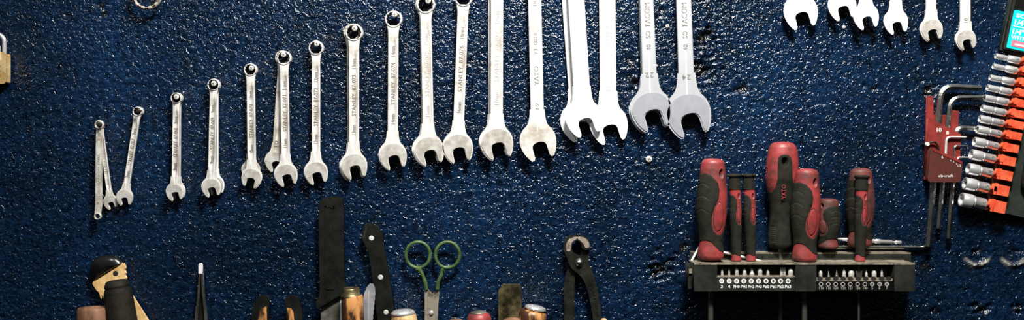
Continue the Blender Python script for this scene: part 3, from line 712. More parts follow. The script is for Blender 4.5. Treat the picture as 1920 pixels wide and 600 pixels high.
# ------------------------------------------------------------------ socket rail
ta = math.radians(11.8); AX = Vector((math.cos(ta), math.sin(ta))); PX = Vector((-math.sin(ta), math.cos(ta)))
t = T('socket_tray', 'black tilted socket tray with cyan label and orange-red clips at the right edge', 'tray', 1900, 250, 20)
b = B(); b.prism([(1921, -110), (1899.5, 0), (1880.5, 91), (1905, 98), (1852, 392), (1852, 393.5), (1878, 399), (2110, 456), (2200, -110)], 2, 12, bev=1.2)
tray = t.mesh('tray_body', b, 'trayplastic')
b = B(); b.prism([(1925, -110), (1902, 0), (1883, 90), (1921, 98), (2140, 145), (2190, -110)], 12, 20, bev=1.5); t.mesh('header_panel', b, 'blackplastic')
b = B(); b.prism([(1922, -110), (1900, 0), (1881, 91), (1884.5, 91.5), (1903.5, 0), (1925.5, -110)], 18, 22, bev=0.6); t.mesh('header_rim', b, 'greyplastic')
b = B(); b.prism([(1932, 205), (1922, 235), (1884, 398), (2110, 452), (2150, 240)], 12, 18, bev=1.2); t.mesh('raised_panel', b, 'trayplastic')
b = B(); LB = Matrix.Rotation(ta, 2)
def lab(u, v): # label frame: origin at its upper left corner
    p = Vector((1899.5, 18)) + AX * u + Vector((-math.sin(math.radians(13)), math.cos(math.radians(13)))) * v; return (p.x, p.y)
def rrect(x0, x1, y0, y1, r):
    out = []
    for cx, cy, a0 in ((x1 - r, y1 - r, 0), (x0 + r, y1 - r, 90), (x0 + r, y0 + r, 180), (x1 - r, y0 + r, 270)):
        for k in range(6):
            a = math.radians(a0 + 18 * k); out.append((cx + r * math.cos(a), cy + r * math.sin(a)))
    return out
b.prism([lab(*p) for p in rrect(0, 150, 0, 72, 7)], 19.5, 20.6, bev=0.3, seg=1); label_ = t.mesh('label', b, 'cyan', label='cyan printed label')
b = B()
for txt, u, v, w, h in (('SOCKET SET', 52, 9, 88, 7.5), ('1/4"', 19, 21.5, 22, 11), ('1/4"', 19, 39, 22, 11), ('DRIVE', 60, 21.5, 34, 9), ('WITH RATCHET', 49, 50, 84, 7.5)):
    p = lab(u, v); b.text(txt, p[0], p[1], h, 20.6, angle=-11.8, width=w, bold=0.03)
b.prism([lab(*p) for p in ((6, 28.8), (100, 28.8), (100, 30.6), (6, 30.6))], 20.4, 21.0, bev=0)
t.mesh('lettering', b, 'white', parent=label_)
b = B(); b.prism([lab(*p) for p in rrect(11, 110, 56, 67.5, 1)], 20.4, 21.2, bev=0.2, seg=1); t.mesh('label_panel', b, 'pink', parent=label_)
b = B(); b.prism([lab(*p) for p in rrect(17, 90, 61.5, 65, .5)], 21.0, 21.6, bev=0); t.mesh('label_stripe', b, 'white', parent=label_)
rowsS = [(1874, 98, 11), (1869.3, 117, 11), (1863.5, 138, 12), (1858.6, 156.5, 13), (1853.3, 175.5, 13.5), (1848.5, 195, 14), (1844, 214, 15.5), (1839.5, 234, 16.5), (1833.5, 256, 18.5), (1827.5, 279, 20.5), (1821.5, 305, 22), (1815, 332, 24), (1808.5, 361, 27)]
ZS = 30
names = ['topmost and smallest', 'second from the top', 'third from the top', 'fourth from the top', 'fifth from the top', 'sixth from the top', 'seventh from the top', 'sixth from the bottom', 'fifth from the bottom', 'fourth from the bottom', 'third from the bottom', 'second from the bottom', 'bottom and largest']
for (x, y, d), nm in zip(rowsS, names):
    c0 = Vector((x, y + d / 2))
    P = lambda u, v, z: (c0.x + AX.x * u + PX.x * v, c0.y + AX.y * u + PX.y * v, z)
    b = B()          # clip under and behind the socket
    rb = max(15, d * 0.86); hh = rb / 2
    for (u0, u1, v0, v1, za, zb) in ((46, 51, -hh, hh * 0.95, 10, 24 + d / 4), (50, 71, -hh * 0.92 + 1, hh * 0.92, 10, 28 + d / 4), (44, 60, -4, 4, 10, 30)):
        b.prism([P(u0, v0, 0)[:2], P(u1, v0, 0)[:2], P(u1, v1, 0)[:2], P(u0, v1, 0)[:2]], za, zb, bev=0.7)
    b.prism([P(60, -hh * .8, 0)[:2], P(61.2, -hh * .8, 0)[:2], P(61.2, hh * .8, 0)[:2], P(60, hh * .8, 0)[:2]], 24, 28.7 + d / 4, bev=0)
    t.mesh('socket_clip', b, 'clip', label='orange-red clip')
    q = T('socket', 'chrome socket on the tilted tray, ' + nm, 'socket', c0.x, c0.y, ZS + d / 3, 'chrome sockets on the tray')
    b = B(); r1, r2 = d / 2, rb / 2 * 0.97
    zz = 12 + max(r1, r2)
    b.lathe(P(0, 0, zz), P(50, 0, zz), [(7, r1 * .55), (6, r1 * .72), (0.3, r1 * .74), (0, r1 * .80), (0.2, r1 * .93), (1.2, r1), (19, r1), (19.8, r1 * 1.0), (21.2, min(r1, r2) * .84), (22.5, min(r1, r2) * .84), (23.4, (r1 + r2) / 2)][0:11] + [(24.2, r2), (44, r2), (45.5, r2 * .94), (46, r2 * .8)], n=40)
    q.mesh('socket_body', b, 'chrome')
    b = B(); sz = f'{4 + names.index(nm)}'
    p = P(39, -0.5, 0); b.text(sz, p[0], p[1], min(7, rb * .4), zz + r2 - 0.2, angle=-12 + 90, ext=0.5)
    q.mesh('size_stamp', b, 'etch')
t = T('ratchet_handle', 'grey-brown rubber handle end lying in the tray at the right edge', 'ratchet', 1930, 320, 30)
b = B(); b.lathe((1927, 358, 30), (1962, 190, 30), [(0, 4), (2, 9), (6, 13), (14, 15), (60, 16), (100, 15), (150, 13)], n=32, ell=.8); t.mesh('grip', b, 'rubber_dirty')
b = B(); b.lathe((1957, 214, 30), (1980, 100, 30), [(0, 5), (60, 5), (62, 12), (84, 12), (86, 4)], n=24); t.mesh('ratchet_head', b, 'chrome')

# ------------------------------------------------------------------ bottom row of tools
# machete-like handle
t = T('machete', 'long black plastic machete handle standing upright with recessed grip and grey blade', 'machete', 620, 560, 20)
b = B(); b.prism([(603, 386), (604, 380), (612, 374), (620, 372), (636, 371), (639.5, 373), (641, 378), (641.5, 410), (642, 480), (643, 530), (647.5, 539), (652, 543), (645, 546), (630, 554), (612, 565), (598, 573), (596.5, 566), (603, 556), (604.5, 540), (603, 480), (602, 420)], 8, 26, bev=3.5, seg=4)
hd = t.mesh('handle', b, 'blackplastic')
b = B(); b.box(610.5, 612.2, 386, 540, 25, 27.2, bev=0.6); b.box(626.5, 628.2, 386, 540, 25, 27.2, bev=0.6); b.prism([(610.5, 386), (628.2, 386), (628.2, 392), (622, 388.5), (610.5, 388)], 25, 27.2, bev=0.4); b.box(614, 627, 539, 541.5, 25, 27.4, bev=.5)
t.mesh('raised_rib', b, 'blackplastic', parent=hd)
b = B(); b.text('HERSIZE  WAB', 620, 481, 4.2, 26, angle=90, width=48, ext=0.9, bold=0.02); t.mesh('lettering', b, 'darkiron', parent=hd)
b = B(); b.prism([(602, 560), (645, 540), (640, 690), (600, 690)], 12, 16, bev=0.6); t.mesh('blade', b, 'bladegrey')
b = B(); b.prism([(637.5, 560), (640.6, 557), (640, 690), (636.8, 690)], 16, 17, bev=0.2, seg=1); t.mesh('cutting_edge', b, 'bright')
# riveted knife
t = T('kitchen_knife', 'black knife handle with three steel rivets, curved butt end up', 'knife', 710, 560, 20)
kn = smooth([(685, 425), (688, 420.5), (695, 421), (705, 424.5), (713, 434), (717, 450), (721, 480), (728, 520), (734, 560), (739, 600), (742, 640), (724, 645), (711, 600), (706, 560), (701, 520), (696, 485), (691, 465), (682.5, 449), (681, 443)], 3)
b = B(); b.prism(kn, 6, 24, bev=2.2, seg=4); kh = t.mesh('handle', b, 'blackplastic')
b = B(); b.prism([(686, 425), (690, 422.5), (683.5, 447), (682, 443)], 22.5, 24.6, bev=0.4); t.mesh('bolster_edge', b, 'greyplastic')
for (x, y) in ((697, 446.5), (714, 519.5), (724.3, 585)):
    b = B(); b.lathe((x, y, 20), (x, y, 60), [(0, 4.9), (4.2, 4.9), (4.9, 4.4), (5.1, 3)], n=24); t.mesh('rivet', b, 'satin')
# wood handle with metal ferrule, in front of the machete
def stub(name, lab, cat, x, w, y, z, mat, cap=None, capm=None, tilt=0, bulge=1.0, dome=0.25, label2=None, h=120):
    t = T(name, lab, cat, x, 600, z)
    b = B(); r = w / 2
    a = (x, y, z); e = (x + tilt * 100, y + 100, z)
    b.lathe(a, e, [(0, r * .25), (r * dome * .15, r * .6), (r * dome * .5, r * .85), (r * dome, r * .96), (r * dome * 1.6, r), (h * .5, r * bulge), (h, r * bulge * .9)], n=36)
    g = t.mesh('handle', b, mat, label=label2)
    return t
t = T('wooden_chisel', 'varnished orange wooden chisel handle with a steel hoop, in front of the machete', 'chisel', 661, 600, 45)
b = B(); b.lathe((660, 554, 45), (664, 654, 45), [(0, 19), (3, 20.2), (20, 20.8), (60, 21), (100, 20)], n=40); t.mesh('handle', b, 'orangewood')
b = B(); b.lathe((657.5, 539, 45), (659.5, 589, 45), [(0, 10), (0.6, 14), (2, 16), (4, 16.3), (12, 16.8), (14.5, 18.5), (15.5, 19.6), (17.5, 19.8), (18, 18)], n=40); t.mesh('steel_hoop', b, 'bronze')
t = T('metal_file', 'flat grey pointed metal blade with a toothed right edge beside the orange handle', 'file', 690, 600, 30)
lf = [(679, 610), (679, 585), (680.5, 565), (684, 549), (689, 538), (694, 532.5), (699, 533.5), (702, 541), (702.6, 552)]
for k in range(12): lf += [(701.6 - k * .45 + (0.9 if k % 2 else 0), 556 + k * 4.5)]
lf += [(694, 640), (681, 640)]
b = B(); b.prism(lf, 24, 28, bev=1.0, tilt=lambda x, y: (x - 690) * .12); t.mesh('blade', b, 'facet_chrome')
b = B(); b.prism([(690.5, 545), (691.5, 545), (690.5, 630), (689, 630)], 27.4, 28.4, bev=0.3, seg=1); t.mesh('centre_ridge', b, 'etch_light')
# chrome capped handle
t = T('capped_handle', 'tan wooden handle with a shiny steel cap, right of the riveted knife', 'handle', 756, 600, 35)
b = B(); b.lathe((757, 589, 35), (762, 689, 35), [(0, 22), (4, 23.5), (12, 25), (60, 25)], n=40); t.mesh('handle', b, 'tanwood')
b = B(); b.lathe((755.5, 580, 35), (757.5, 620, 35), [(0, 8), (1, 15), (2.5, 19.5), (5, 22), (9, 23.2), (10, 22)], n=40); t.mesh('steel_cap', b, 'chrome')
# scissors
t = T('scissors', 'green-handled scissors standing with both finger loops up', 'scissors', 810, 520, 18)
for sgn, cx, sh in ((1, 783.7, [(781, 503), (786, 505), (792, 515), (797, 528), (800, 543)]), (-1, 839, [(833, 506), (830, 508), (827, 517), (822, 528), (820, 543)])):
    b = B(); rx, ry = 22.8, 24.2
    b.tube([(cx + rx * math.cos(a) * 1.0, 478 + ry * math.sin(a), 18) for a in [2 * PI * k / 48 for k in range(49)]], 3.3, n=14, cap=False)
    L = smooth(sh, 4, False)
    b.tube([(x, y, 18 + (2 if sgn > 0 else -1)) for x, y in L], [max(3.7, 7.0 - 0.55 * k) for k in range(len(L))], n=14)
    t.mesh('finger_loop', b, 'green')
b = B(); b.prism([(797, 543), (803.5, 543), (811, 550.5), (812, 560), (820, 640), (812, 700), (800, 700), (797, 640)], 17, 20, bev=0.5); t.mesh('blade', b, 'stained')
b = B(); b.prism([(814, 547), (822.5, 546), (823.3, 549), (821, 574), (819, 640), (814, 700), (798, 640), (806, 556)], 13, 16.8, bev=0.5); t.mesh('blade', b, 'stained')
b = B(); b.lathe((809, 586.5, 12), (809, 586.5, 60), [(0, 4.5), (9, 4.5), (10.5, 3.8), (11.5, 2)], n=24); t.mesh('pivot_screw', b, 'chrome')
# pliers handles pointing up
t = T('pliers', 'open pair of black and orange plier handles pointing up', 'pliers', 520, 600, 20)
for s_ in (-1, 1):
    if s_ < 0: pts = [(478.5, 640), (477, 600), (478, 580), (481, 567), (486, 559.5), (492, 557), (498, 557), (501.3, 560), (501, 575), (500.3, 600), (500, 640)]; ins = [(486, 640), (486, 600), (488, 585), (492, 579), (500, 575), (500.4, 600), (499, 640)]
    else: pts = [(563, 640), (563.6, 600), (562.6, 580), (559, 567), (554.5, 560), (548, 557), (543, 557.5), (540, 560.5), (540.3, 575), (543, 600), (545, 640)]; ins = [(552.5, 640), (551.5, 600), (550, 585), (546.5, 579), (541, 578), (543.5, 600), (546, 640)]
    b = B(); b.prism(pts, 8, 24, bev=4, seg=4); h_ = t.mesh('handle', b, 'glossblack' if False else 'blackplastic')
    b = B(); b.prism(ins, 20, 24.8, bev=1.2, seg=2); t.mesh('grip_insert', b, 'orangewood', parent=h_, label='worn orange insert')
# tweezers
t = T('tweezers', 'slim steel tweezers standing point up', 'tweezers', 376, 600, 15)
b = B(); b.prism([(373, 496), (374.5, 494), (377, 494), (378.6, 497), (379.4, 512), (373.0, 512)], 10, 16, bev=0.6); t.mesh('tip', b, 'bright')
for s_ in (-1, 1):
    c = 376.2
    pts = [(c + s_ * 0.3, 510), (c + s_ * 2.9, 510), (c + s_ * 5.0, 545), (c + s_ * 7.6, 573), (c + s_ * 9.2, 576), (c + s_ * 10.8, 600), (c + s_ * 13, 640), (c + s_ * 10, 640), (c + s_ * 7.8, 600), (c + s_ * 6.0, 577), (c + s_ * 3.0, 548), (c + s_ * 1.0, 514)]
    b = B(); b.prism(pts, 8, 15, bev=0.6); t.mesh('arm', b, 'shaft')
b = B(); b.prism([(375.8, 512), (376.6, 512), (382, 577), (384, 600), (386, 640), (366, 640), (369, 600), (370.6, 577)], 5, 8.0, bev=0); t.mesh('slot_fill', b, 'blackplastic')  # dark sheet behind the arms fills the slot between them
# cream saw with black cap
t = T('hand_saw', 'cream handle with scalloped edge, round hole and rounded black cap', 'saw', 215, 540, 16)
def holed(b, pts, hc, hr, z0, z1):
    b.prism(pts, z0, z1, bev=1.6, seg=3)
b = B(); b.prism(smooth([(176, 531), (182, 526), (188, 523), (198, 517), (214, 506), (228, 494.5), (231.5, 497), (233.6, 503), (231.5, 507), (234.2, 512), (232, 516), (235, 521), (233.5, 526), (236.5, 532), (236, 545), (222, 560), (200, 560), (192, 552), (190.5, 558), (188.5, 548), (183, 543)], 3), 8, 18, bev=1.6, seg=3); t.mesh('handle', b, 'cream')
b = B(); b.lathe((217.4, 512.5, 10), (217.4, 512.5, 60), [(0, 5), (8.3, 5), (8.4, 4)], n=24); t.mesh('hang_hole', b, 'slot_dark')
b = B(); b.dome(smooth([(168.5, 512), (168.8, 503), (172, 493), (179, 485), (189, 480), (201, 478.3), (213, 480), (222, 485), (228.5, 491.5), (230, 494.3), (214, 503.5), (200, 512), (188, 520), (180, 525), (175.5, 527), (171, 521)], 3), 5, 27, (196, 501)); t.mesh('cap', b, 'glossblack', label='glossy black rounded cap')
b = B(); b.prism([(240, 545), (246, 553), (262, 578), (277, 602), (300, 640), (250, 640)], 9, 14, bev=0.5); t.mesh('blade', b, 'cream', label='cream wedge-shaped blade cover')
t = T('hammer', 'thick black cylindrical grip with stepped collar in front of the cream handle', 'hammer', 227, 600, 42)
b = B(); b.lathe((217.5, 525, 42), (232, 625, 42), [(0, 12), (0.8, 17), (2.5, 19.3), (6, 20.6), (10, 22.4), (13, 22.8), (14, 21.8), (16, 22.2), (20, 24.5), (24, 25), (60, 26.5), (110, 28)], n=44); t.mesh('grip', b, 'rubber_dirty')
t = T('chisel', 'brown worn wooden handle end at the lower left, beside the black grip', 'chisel', 175, 600, 48)
b = B(); b.lathe((174.5, 575, 48), (175.5, 675, 48), [(0, 10), (0.8, 22), (2, 27), (5, 29), (30, 29.8), (90, 28)], n=44, ell=.8); t.mesh('handle', b, 'wood')
# red knob handle, brown handles, steel bar
t = T('red_handle', 'worn red rounded handle end just above the bottom edge, middle', 'handle', 899, 600, 35)
b = B(); b.lathe((898, 583, 35), (901, 683, 35), [(0, 4), (0.8, 9), (2.5, 14), (5.5, 18.4), (10, 21.5), (16, 23), (60, 23)], n=40); t.mesh('handle', b, 'red')
b = B(); b.lathe((897.5, 582.3, 35), (900.5, 682, 35), [(0, 4), (0.9, 9), (2.4, 13.4), (4.4, 16.6), (5, 16)], n=40); t.mesh('worn_top', b, 'bladegrey')
t = T('brown_handle', 'small brown handle top barely showing left of the red one', 'handle', 858, 605, 30)
b = B(); b.lathe((855, 598, 30), (856, 690, 30), [(0, 4), (1, 10), (3, 13), (8, 15), (60, 15)], n=30); t.mesh('handle', b, 'wood')
t = T('round_handle', 'rounded brown handle top in front of the tarnished brass block', 'handle', 960, 605, 50)
b = B(); b.lathe((961, 596, 50), (962, 690, 50), [(0, 5), (1, 12), (3, 17), (8, 20), (60, 20)], n=30); t.mesh('handle', b, 'wood')
t = T('metal_punch', 'tarnished brass block with stepped top and arrow marks', 'punch', 957, 600, 20)
b = B(); b.box(937.5, 975, 541, 660, 6, 28, bev=3, seg=3, r=5); t.mesh('block', b, 'bronze')
b = B(); b.box(941.5, 975, 534.3, 541.5, 8, 24, bev=1.5, seg=3, r=2); t.mesh('top_step', b, 'bronze')
b = B()
for yy in (566, 578, 590):
    for s_ in (-1, 1): b.prism([(953, yy + 10), (953 + s_ * 9, yy), (953 + s_ * 9.6, yy + 1.6), (953, yy + 12.2)], 27.6, 28.8, bev=0.2, seg=1)
b.box(952.4, 953.6, 572, 600, 27.6, 28.7, bev=0.2, seg=1); t.mesh('arrow_relief', b, 'bronze')
t = T('mushroom_handle', 'tan wooden handle with tilted bright steel cap, right of the brass block', 'handle', 998, 605, 40)
b = B(); b.lathe((1001, 581, 40), (985, 660, 40), [(0, 14), (1, 21), (5, 25), (12, 26.5), (25, 26), (40, 24), (90, 22)], n=40); t.mesh('handle', b, 'orangewood')
b = B(); b.lathe((1005, 572.5, 40), (999.5, 600, 40), [(0, 6), (0.8, 14), (2.5, 18.5), (5, 20.3), (8, 20.5), (9, 18)], n=40); t.mesh('steel_cap', b, 'chrome')
t = T('small_knob', 'tiny pinkish knob tip at the bottom edge beside the pincers', 'knob', 1133, 604, 25)
b = B(); b.lathe((1132, 597, 25), (1133, 680, 25), [(0, 3), (1, 5), (4, 6.5), (40, 6.5)], n=20); t.mesh('knob', b, 'tanwood')
# pincers
Z = lambda pts: [(1040 + x / 3.53, 430 + y / 3.53) for x, y in pts]
t = T('pincers', 'black iron end-cutting pincers with pale ground jaws and round rivet', 'pincers', 1088, 520, 20)
b = B(); b.prism(smooth(Z([(186, 110), (228, 112), (224, 160), (219, 205), (205, 245), (175, 275), (135, 290), (127, 340), (124, 450), (120, 640), (76, 640), (72, 520), (69, 400), (78, 310), (95, 265), (120, 230), (170, 190), (186, 150)]), 3), 8, 16, bev=1.8, seg=3)
b.prism(smooth(Z([(148, 42), (175, 42), (205, 55), (224, 82), (229, 120), (205, 130), (186, 118), (180, 92), (166, 74), (150, 64)]), 3), 8, 24, bev=1.8, seg=3)
t.mesh('rear_arm', b, 'darkiron')
b = B(); b.prism(smooth(Z([(66, 130), (64, 95), (76, 62), (104, 42), (145, 40), (146, 62), (120, 78), (108, 105), (108, 135), (122, 158), (160, 178), (200, 200), (222, 235), (246, 290), (268, 370), (286, 450), (298, 540), (305, 640), (268, 640), (254, 550), (236, 450), (212, 370), (185, 315), (150, 282), (115, 250), (92, 200)]), 3), 14, 24, bev=1.8, seg=3)
fa = t.mesh('front_arm', b, 'darkiron')
b = B(); b.prism(smooth(Z([(76, 125), (77, 100), (90, 72), (115, 55), (146, 48), (142, 62), (120, 76), (107, 98), (104, 132), (92, 142), (80, 138)]), 3), 22, 24.9, bev=0.5, seg=1); t.mesh('jaw_face', b, 'ground', parent=fa, label='pale ground jaw face')
b = B(); b.prism(smooth(Z([(152, 50), (180, 50), (205, 62), (222, 85), (227, 112), (206, 120), (192, 98), (176, 78), (155, 62)]), 3), 22, 24.9, bev=0.5, seg=1); t.mesh('jaw_face', b, 'ground', label='pale ground jaw face')
b = B(); c = Z([(162, 220)])[0]; b.lathe((*c, 20), (*c, 60), [(0, 8.5), (5, 8.5), (6, 7.6), (8, 6.6), (10, 4.4), (10.8, 2)], n=30); t.mesh('rivet', b, 'shaft' if False else 'hexsteel')
b = B()
for k, ch in enumerate('DROPFORGED'):
    q = k / 9; x = 240 + (282 - 240) * q + 6 * math.sin(q * 3); y = 368 + 200 * q; p = Z([(x, y)])[0]
    b.text(ch, p[0], p[1], 4.2, 24, angle=-72, ext=0.8)
t.mesh('lettering', b, 'darkiron', parent=fa)

# ------------------------------------------------------------------ wall
dents = [(1318, 72, 20, 5), (1312, 130, 24, 7), (1330, 60, 12, 4), (1188, 150, 15, 5), (1184, 118, 9, 3), (1395, 166, 13, 3.5), (1378, 168, 7, 2.5), (1635, 166, 8, 4), (1742, 172, 16, 4), (1738, 185, 9, 4), (1238, 502, 20, 7), (1226, 512, 12, 5), (1280, 466, 14, 3),
         (1285, 580, 8, 4), (1240, 20, 6, 2), (128, 30, 6, 3), (190, 10, 12, 3), (195, 25, 9, 2.5), (1840, 578, 16, 5), (1760, 585, 12, 4), (1830, 469, 7, 6), (1902, 470, 7, 6), (1910, 580, 10, 5), (568, 490, 6, 3), (880, 118, 6, 2), (1735, 500, 14, 2.5), (560, 50, 5, 1.5), (505, 595, 5, 2), (850, 595, 6, 2), (1195, 300, 4, 2)]
xs = np.arange(-180, 2100.1, 3.0); ys = np.arange(-160, 760.1, 3.0)
X, Y = np.meshgrid(xs, ys); Zw = np.zeros(X.shape); chip = np.zeros(X.shape); lip_glint = np.zeros(X.shape)
rng = np.random.RandomState(3)
nz = np.zeros(X.shape)
for k in range(40):
    a = rng.uniform(0, 2 * PI); f = rng.uniform(0.15, 0.75); nz += np.sin((X * math.cos(a) + Y * math.sin(a)) * f + rng.uniform(0, 6.28)) / 40 ** .5
for (x, y, r, d) in dents:
    q = np.hypot(X - x, (Y - y) * 1.15) / r * (1 + 0.28 * nz)
    Zw += -d * np.exp(-(q * 1.25) ** 2) + nz * d * 0.55 * np.exp(-(q * 0.95) ** 2)
    chip = np.maximum(chip, np.clip(1.5 - q * 1.7, 0, 1))
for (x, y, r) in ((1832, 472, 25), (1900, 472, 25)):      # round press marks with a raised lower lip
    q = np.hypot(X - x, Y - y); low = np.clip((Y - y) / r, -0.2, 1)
    lip_glint = np.maximum(lip_glint, np.exp(-((q - r) / 3.2) ** 2) * np.clip((low - 0.35) * 2.2, 0, 1) * np.clip(0.75 + nz * 0.6, 0, 1))  # pale arc paints in the light caught by the lower lip
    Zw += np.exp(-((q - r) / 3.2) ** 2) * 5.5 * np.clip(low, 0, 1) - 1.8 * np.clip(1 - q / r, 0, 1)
Zw += 0.6 * np.sin(X * 0.006 + 1) * np.cos(Y * 0.011)
seam = np.exp(-((X - 684) / 2.0) ** 2) * np.clip((Y - 300) / 100, 0, 1) * np.clip((560 - Y) / 60, 0, 1); Zw -= seam * 0.8
ny_, nx_ = X.shape
me = bpy.data.meshes.new('wall_back')
co = np.stack([(X - 960) * S, -Zw * S, -(Y - 300) * S], -1).reshape(-1, 3)
ii = np.arange(ny_ * nx_).reshape(ny_, nx_)
f = np.stack([ii[1:, :-1], ii[1:, 1:], ii[:-1, 1:], ii[:-1, :-1]], -1).reshape(-1, 4)
me.vertices.add(len(co)); me.vertices.foreach_set('co', co.ravel())
me.loops.add(f.size); me.loops.foreach_set('vertex_index', f.ravel().astype(np.int32))
me.polygons.add(len(f)); me.polygons.foreach_set('loop_start', (np.arange(len(f)) * 4).astype(np.int32)); me.polygons.foreach_set('loop_total', np.full(len(f), 4, np.int32))
me.update(calc_edges=True); me.validate()
me.polygons.foreach_set('use_smooth', np.ones(len(f), bool))
at_ = me.attributes.new('chip', 'FLOAT', 'POINT'); at_.data.foreach_set('value', chip.ravel().astype(np.float32))
at3_ = me.attributes.new('lip_glint', 'FLOAT', 'POINT'); at3_.data.foreach_set('value', lip_glint.ravel().astype(np.float32))
m, nt, bs = new_mat('navy_wall_paint'); L = nt.links
tc = N(nt, 'ShaderNodeTexCoord')
def noise(scale, detail=4, rough=0.6, dist=0.0, stretch=None):
    n = N(nt, 'ShaderNodeTexNoise'); n.inputs['Scale'].default_value = scale; n.inputs['Detail'].default_value = detail; n.inputs['Roughness'].default_value = rough; n.inputs['Distortion'].default_value = dist
    L.new(tc.outputs['Object'], n.inputs['Vector']); return n
big = noise(6, 5); r1 = ramp(nt, [(0.35, (0.0016, 0.0066, 0.0185)), (0.52, (0.0022, 0.0112, 0.034)), (0.68, (0.0034, 0.0180, 0.054))]); L.new(big.outputs['Fac'], r1.inputs['Fac'])
gr = noise(34, 9, 0.78); r2 = ramp(nt, [(0.48, (0, 0, 0)), (0.66, (1, 1, 1))]); L.new(gr.outputs['Fac'], r2.inputs['Fac'])
mx = N(nt, 'ShaderNodeMix', data_type='RGBA'); mx.inputs['B'].default_value = (0.0032, 0.0075, 0.012, 1)
mm = N(nt, 'ShaderNodeMath', operation='MULTIPLY'); mm.inputs[1].default_value = 0.7; L.new(r2.outputs['Color'], mm.inputs[0])
L.new(mm.outputs[0], mx.inputs['Factor']); L.new(r1.outputs['Color'], mx.inputs['A'])
mo = noise(170, 3, 0.6); rmo = ramp(nt, [(0.36, (0.5, 0.5, 0.5)), (0.66, (1.7, 1.65, 1.6))]); L.new(mo.outputs['Fac'], rmo.inputs['Fac'])  # mottled sheen of the bumpy paint, put into its colour
mul = N(nt, 'ShaderNodeMix', data_type='RGBA', blend_type='MULTIPLY'); mul.inputs['Factor'].default_value = 1; L.new(mx.outputs['Result'], mul.inputs['A']); L.new(rmo.outputs['Color'], mul.inputs['B']); mx = mul
fl = noise(520, 2, 0.5); r3 = ramp(nt, [(0.69, (0, 0, 0)), (0.73, (1, 1, 1))]); L.new(fl.outputs['Fac'], r3.inputs['Fac'])     # pale specks scattered through the paint
mx3 = N(nt, 'ShaderNodeMix', data_type='RGBA'); mx3.inputs['B'].default_value = (0.30, 0.33, 0.36, 1); L.new(r3.outputs['Color'], mx3.inputs['Factor']); L.new(mx.outputs['Result'], mx3.inputs['A'])
at2 = N(nt, 'ShaderNodeAttribute', attribute_name='chip')
chn = noise(160, 5, 0.7); r4 = ramp(nt, [(0.45, (0.004, 0.004, 0.004)), (0.60, (0.006, 0.006, 0.006)), (0.68, (0.22, 0.21, 0.19))]); L.new(chn.outputs['Fac'], r4.inputs['Fac'])
mx2 = N(nt, 'ShaderNodeMix', data_type='RGBA'); L.new(at2.outputs['Fac'], mx2.inputs['Factor']); L.new(mx3.outputs['Result'], mx2.inputs['A']); L.new(r4.outputs['Color'], mx2.inputs['B'])
at4 = N(nt, 'ShaderNodeAttribute', attribute_name='lip_glint')
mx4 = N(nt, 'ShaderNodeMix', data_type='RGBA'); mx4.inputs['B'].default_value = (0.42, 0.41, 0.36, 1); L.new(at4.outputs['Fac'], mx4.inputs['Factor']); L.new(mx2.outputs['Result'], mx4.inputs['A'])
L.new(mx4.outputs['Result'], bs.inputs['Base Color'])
bs.inputs['Roughness'].default_value = 0.135; bs.inputs['Specular IOR Level'].default_value = 0.5
n1 = noise(150, 2, 0.55, 0.6); n2 = noise(380, 2, 0.5, 0.3)
ad = N(nt, 'ShaderNodeMath', operation='MULTIPLY_ADD'); ad.inputs[1].default_value = 0.45; L.new(n2.outputs['Fac'], ad.inputs[0]); L.new(n1.outputs['Fac'], ad.inputs[2])
bp = N(nt, 'ShaderNodeBump'); bp.inputs['Strength'].default_value = 1.0; bp.inputs['Distance'].default_value = 0.0025
L.new(ad.outputs[0], bp.inputs['Height']); L.new(bp.outputs['Normal'], bs.inputs['Normal'])
me.materials.append(m)
wall = bpy.data.objects.new('wall_back', me); COL.objects.link(wall); wall['kind'] = 'structure'

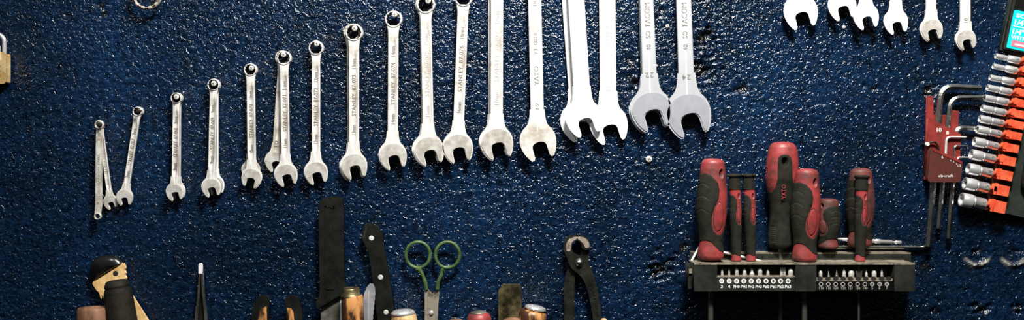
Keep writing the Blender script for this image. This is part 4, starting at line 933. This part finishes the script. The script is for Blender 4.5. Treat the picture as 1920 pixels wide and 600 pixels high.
# ------------------------------------------------------------------ camera, lights, world
cam = bpy.data.cameras.new('camera'); co_ = bpy.data.objects.new('camera', cam); COL.objects.link(co_)
co_.location = (0, -D * S, 0); co_.rotation_euler = (PI / 2, 0, 0)
cam.sensor_width = 36; cam.lens = 36 * D / 1920; cam.clip_start = 0.01
SC.camera = co_
def area(x, y, z, tx, ty, sx, sy, e, col):
    l = bpy.data.lights.new('lamp', 'AREA'); l.shape = 'RECTANGLE'; l.size = sx * S; l.size_y = sy * S; l.energy = e; l.color = col
    o = bpy.data.objects.new('lamp', l); COL.objects.link(o)
    p = Vector(((x - 960) * S, -z * S, -(y - 300) * S)); q = Vector(((tx - 960) * S, 0, -(ty - 300) * S))
    o.location = p; o.rotation_euler = (q - p).to_track_quat('-Z', 'Y').to_euler()
    return o
area(1300, -1250, 1250, 1080, 60, 420, 300, 34, (1.0, 0.97, 0.92))
area(250, -1000, 1500, 500, 200, 150, 110, 3.2, (0.95, 0.98, 1.0))  # added lamp without a known source, brings glints to the left wall
w = bpy.data.worlds.new('world'); SC.world = w; w.use_nodes = True; nt = w.node_tree; bg = nt.nodes['Background']
tcw = N(nt, 'ShaderNodeTexCoord'); sp = N(nt, 'ShaderNodeSeparateXYZ'); nt.links.new(tcw.outputs['Generated'], sp.inputs[0])
mr = N(nt, 'ShaderNodeMapRange'); mr.inputs['From Min'].default_value = -1; nt.links.new(sp.outputs['Z'], mr.inputs['Value'])
rw = ramp(nt, [(0.0, (0.01, 0.01, 0.01)), (0.40, (0.02, 0.02, 0.02)), (0.56, (0.10, 0.105, 0.11)), (0.75, (0.55, 0.57, 0.60)), (1.0, (0.9, 0.92, 0.95))])
nt.links.new(mr.outputs['Result'], rw.inputs['Fac']); nt.links.new(rw.outputs['Color'], bg.inputs['Color']); bg.inputs['Strength'].default_value = 0.22
SC.view_settings.view_transform = 'Standard'; SC.view_settings.look = 'None'; SC.view_settings.gamma = 1; SC.view_settings.use_curve_mapping = False
SC.view_settings.exposure = 0.0
SC.render.film_transparent = False
SC.cycles.use_denoising = False
SC.cycles.caustics_reflective = False; SC.cycles.caustics_refractive = False
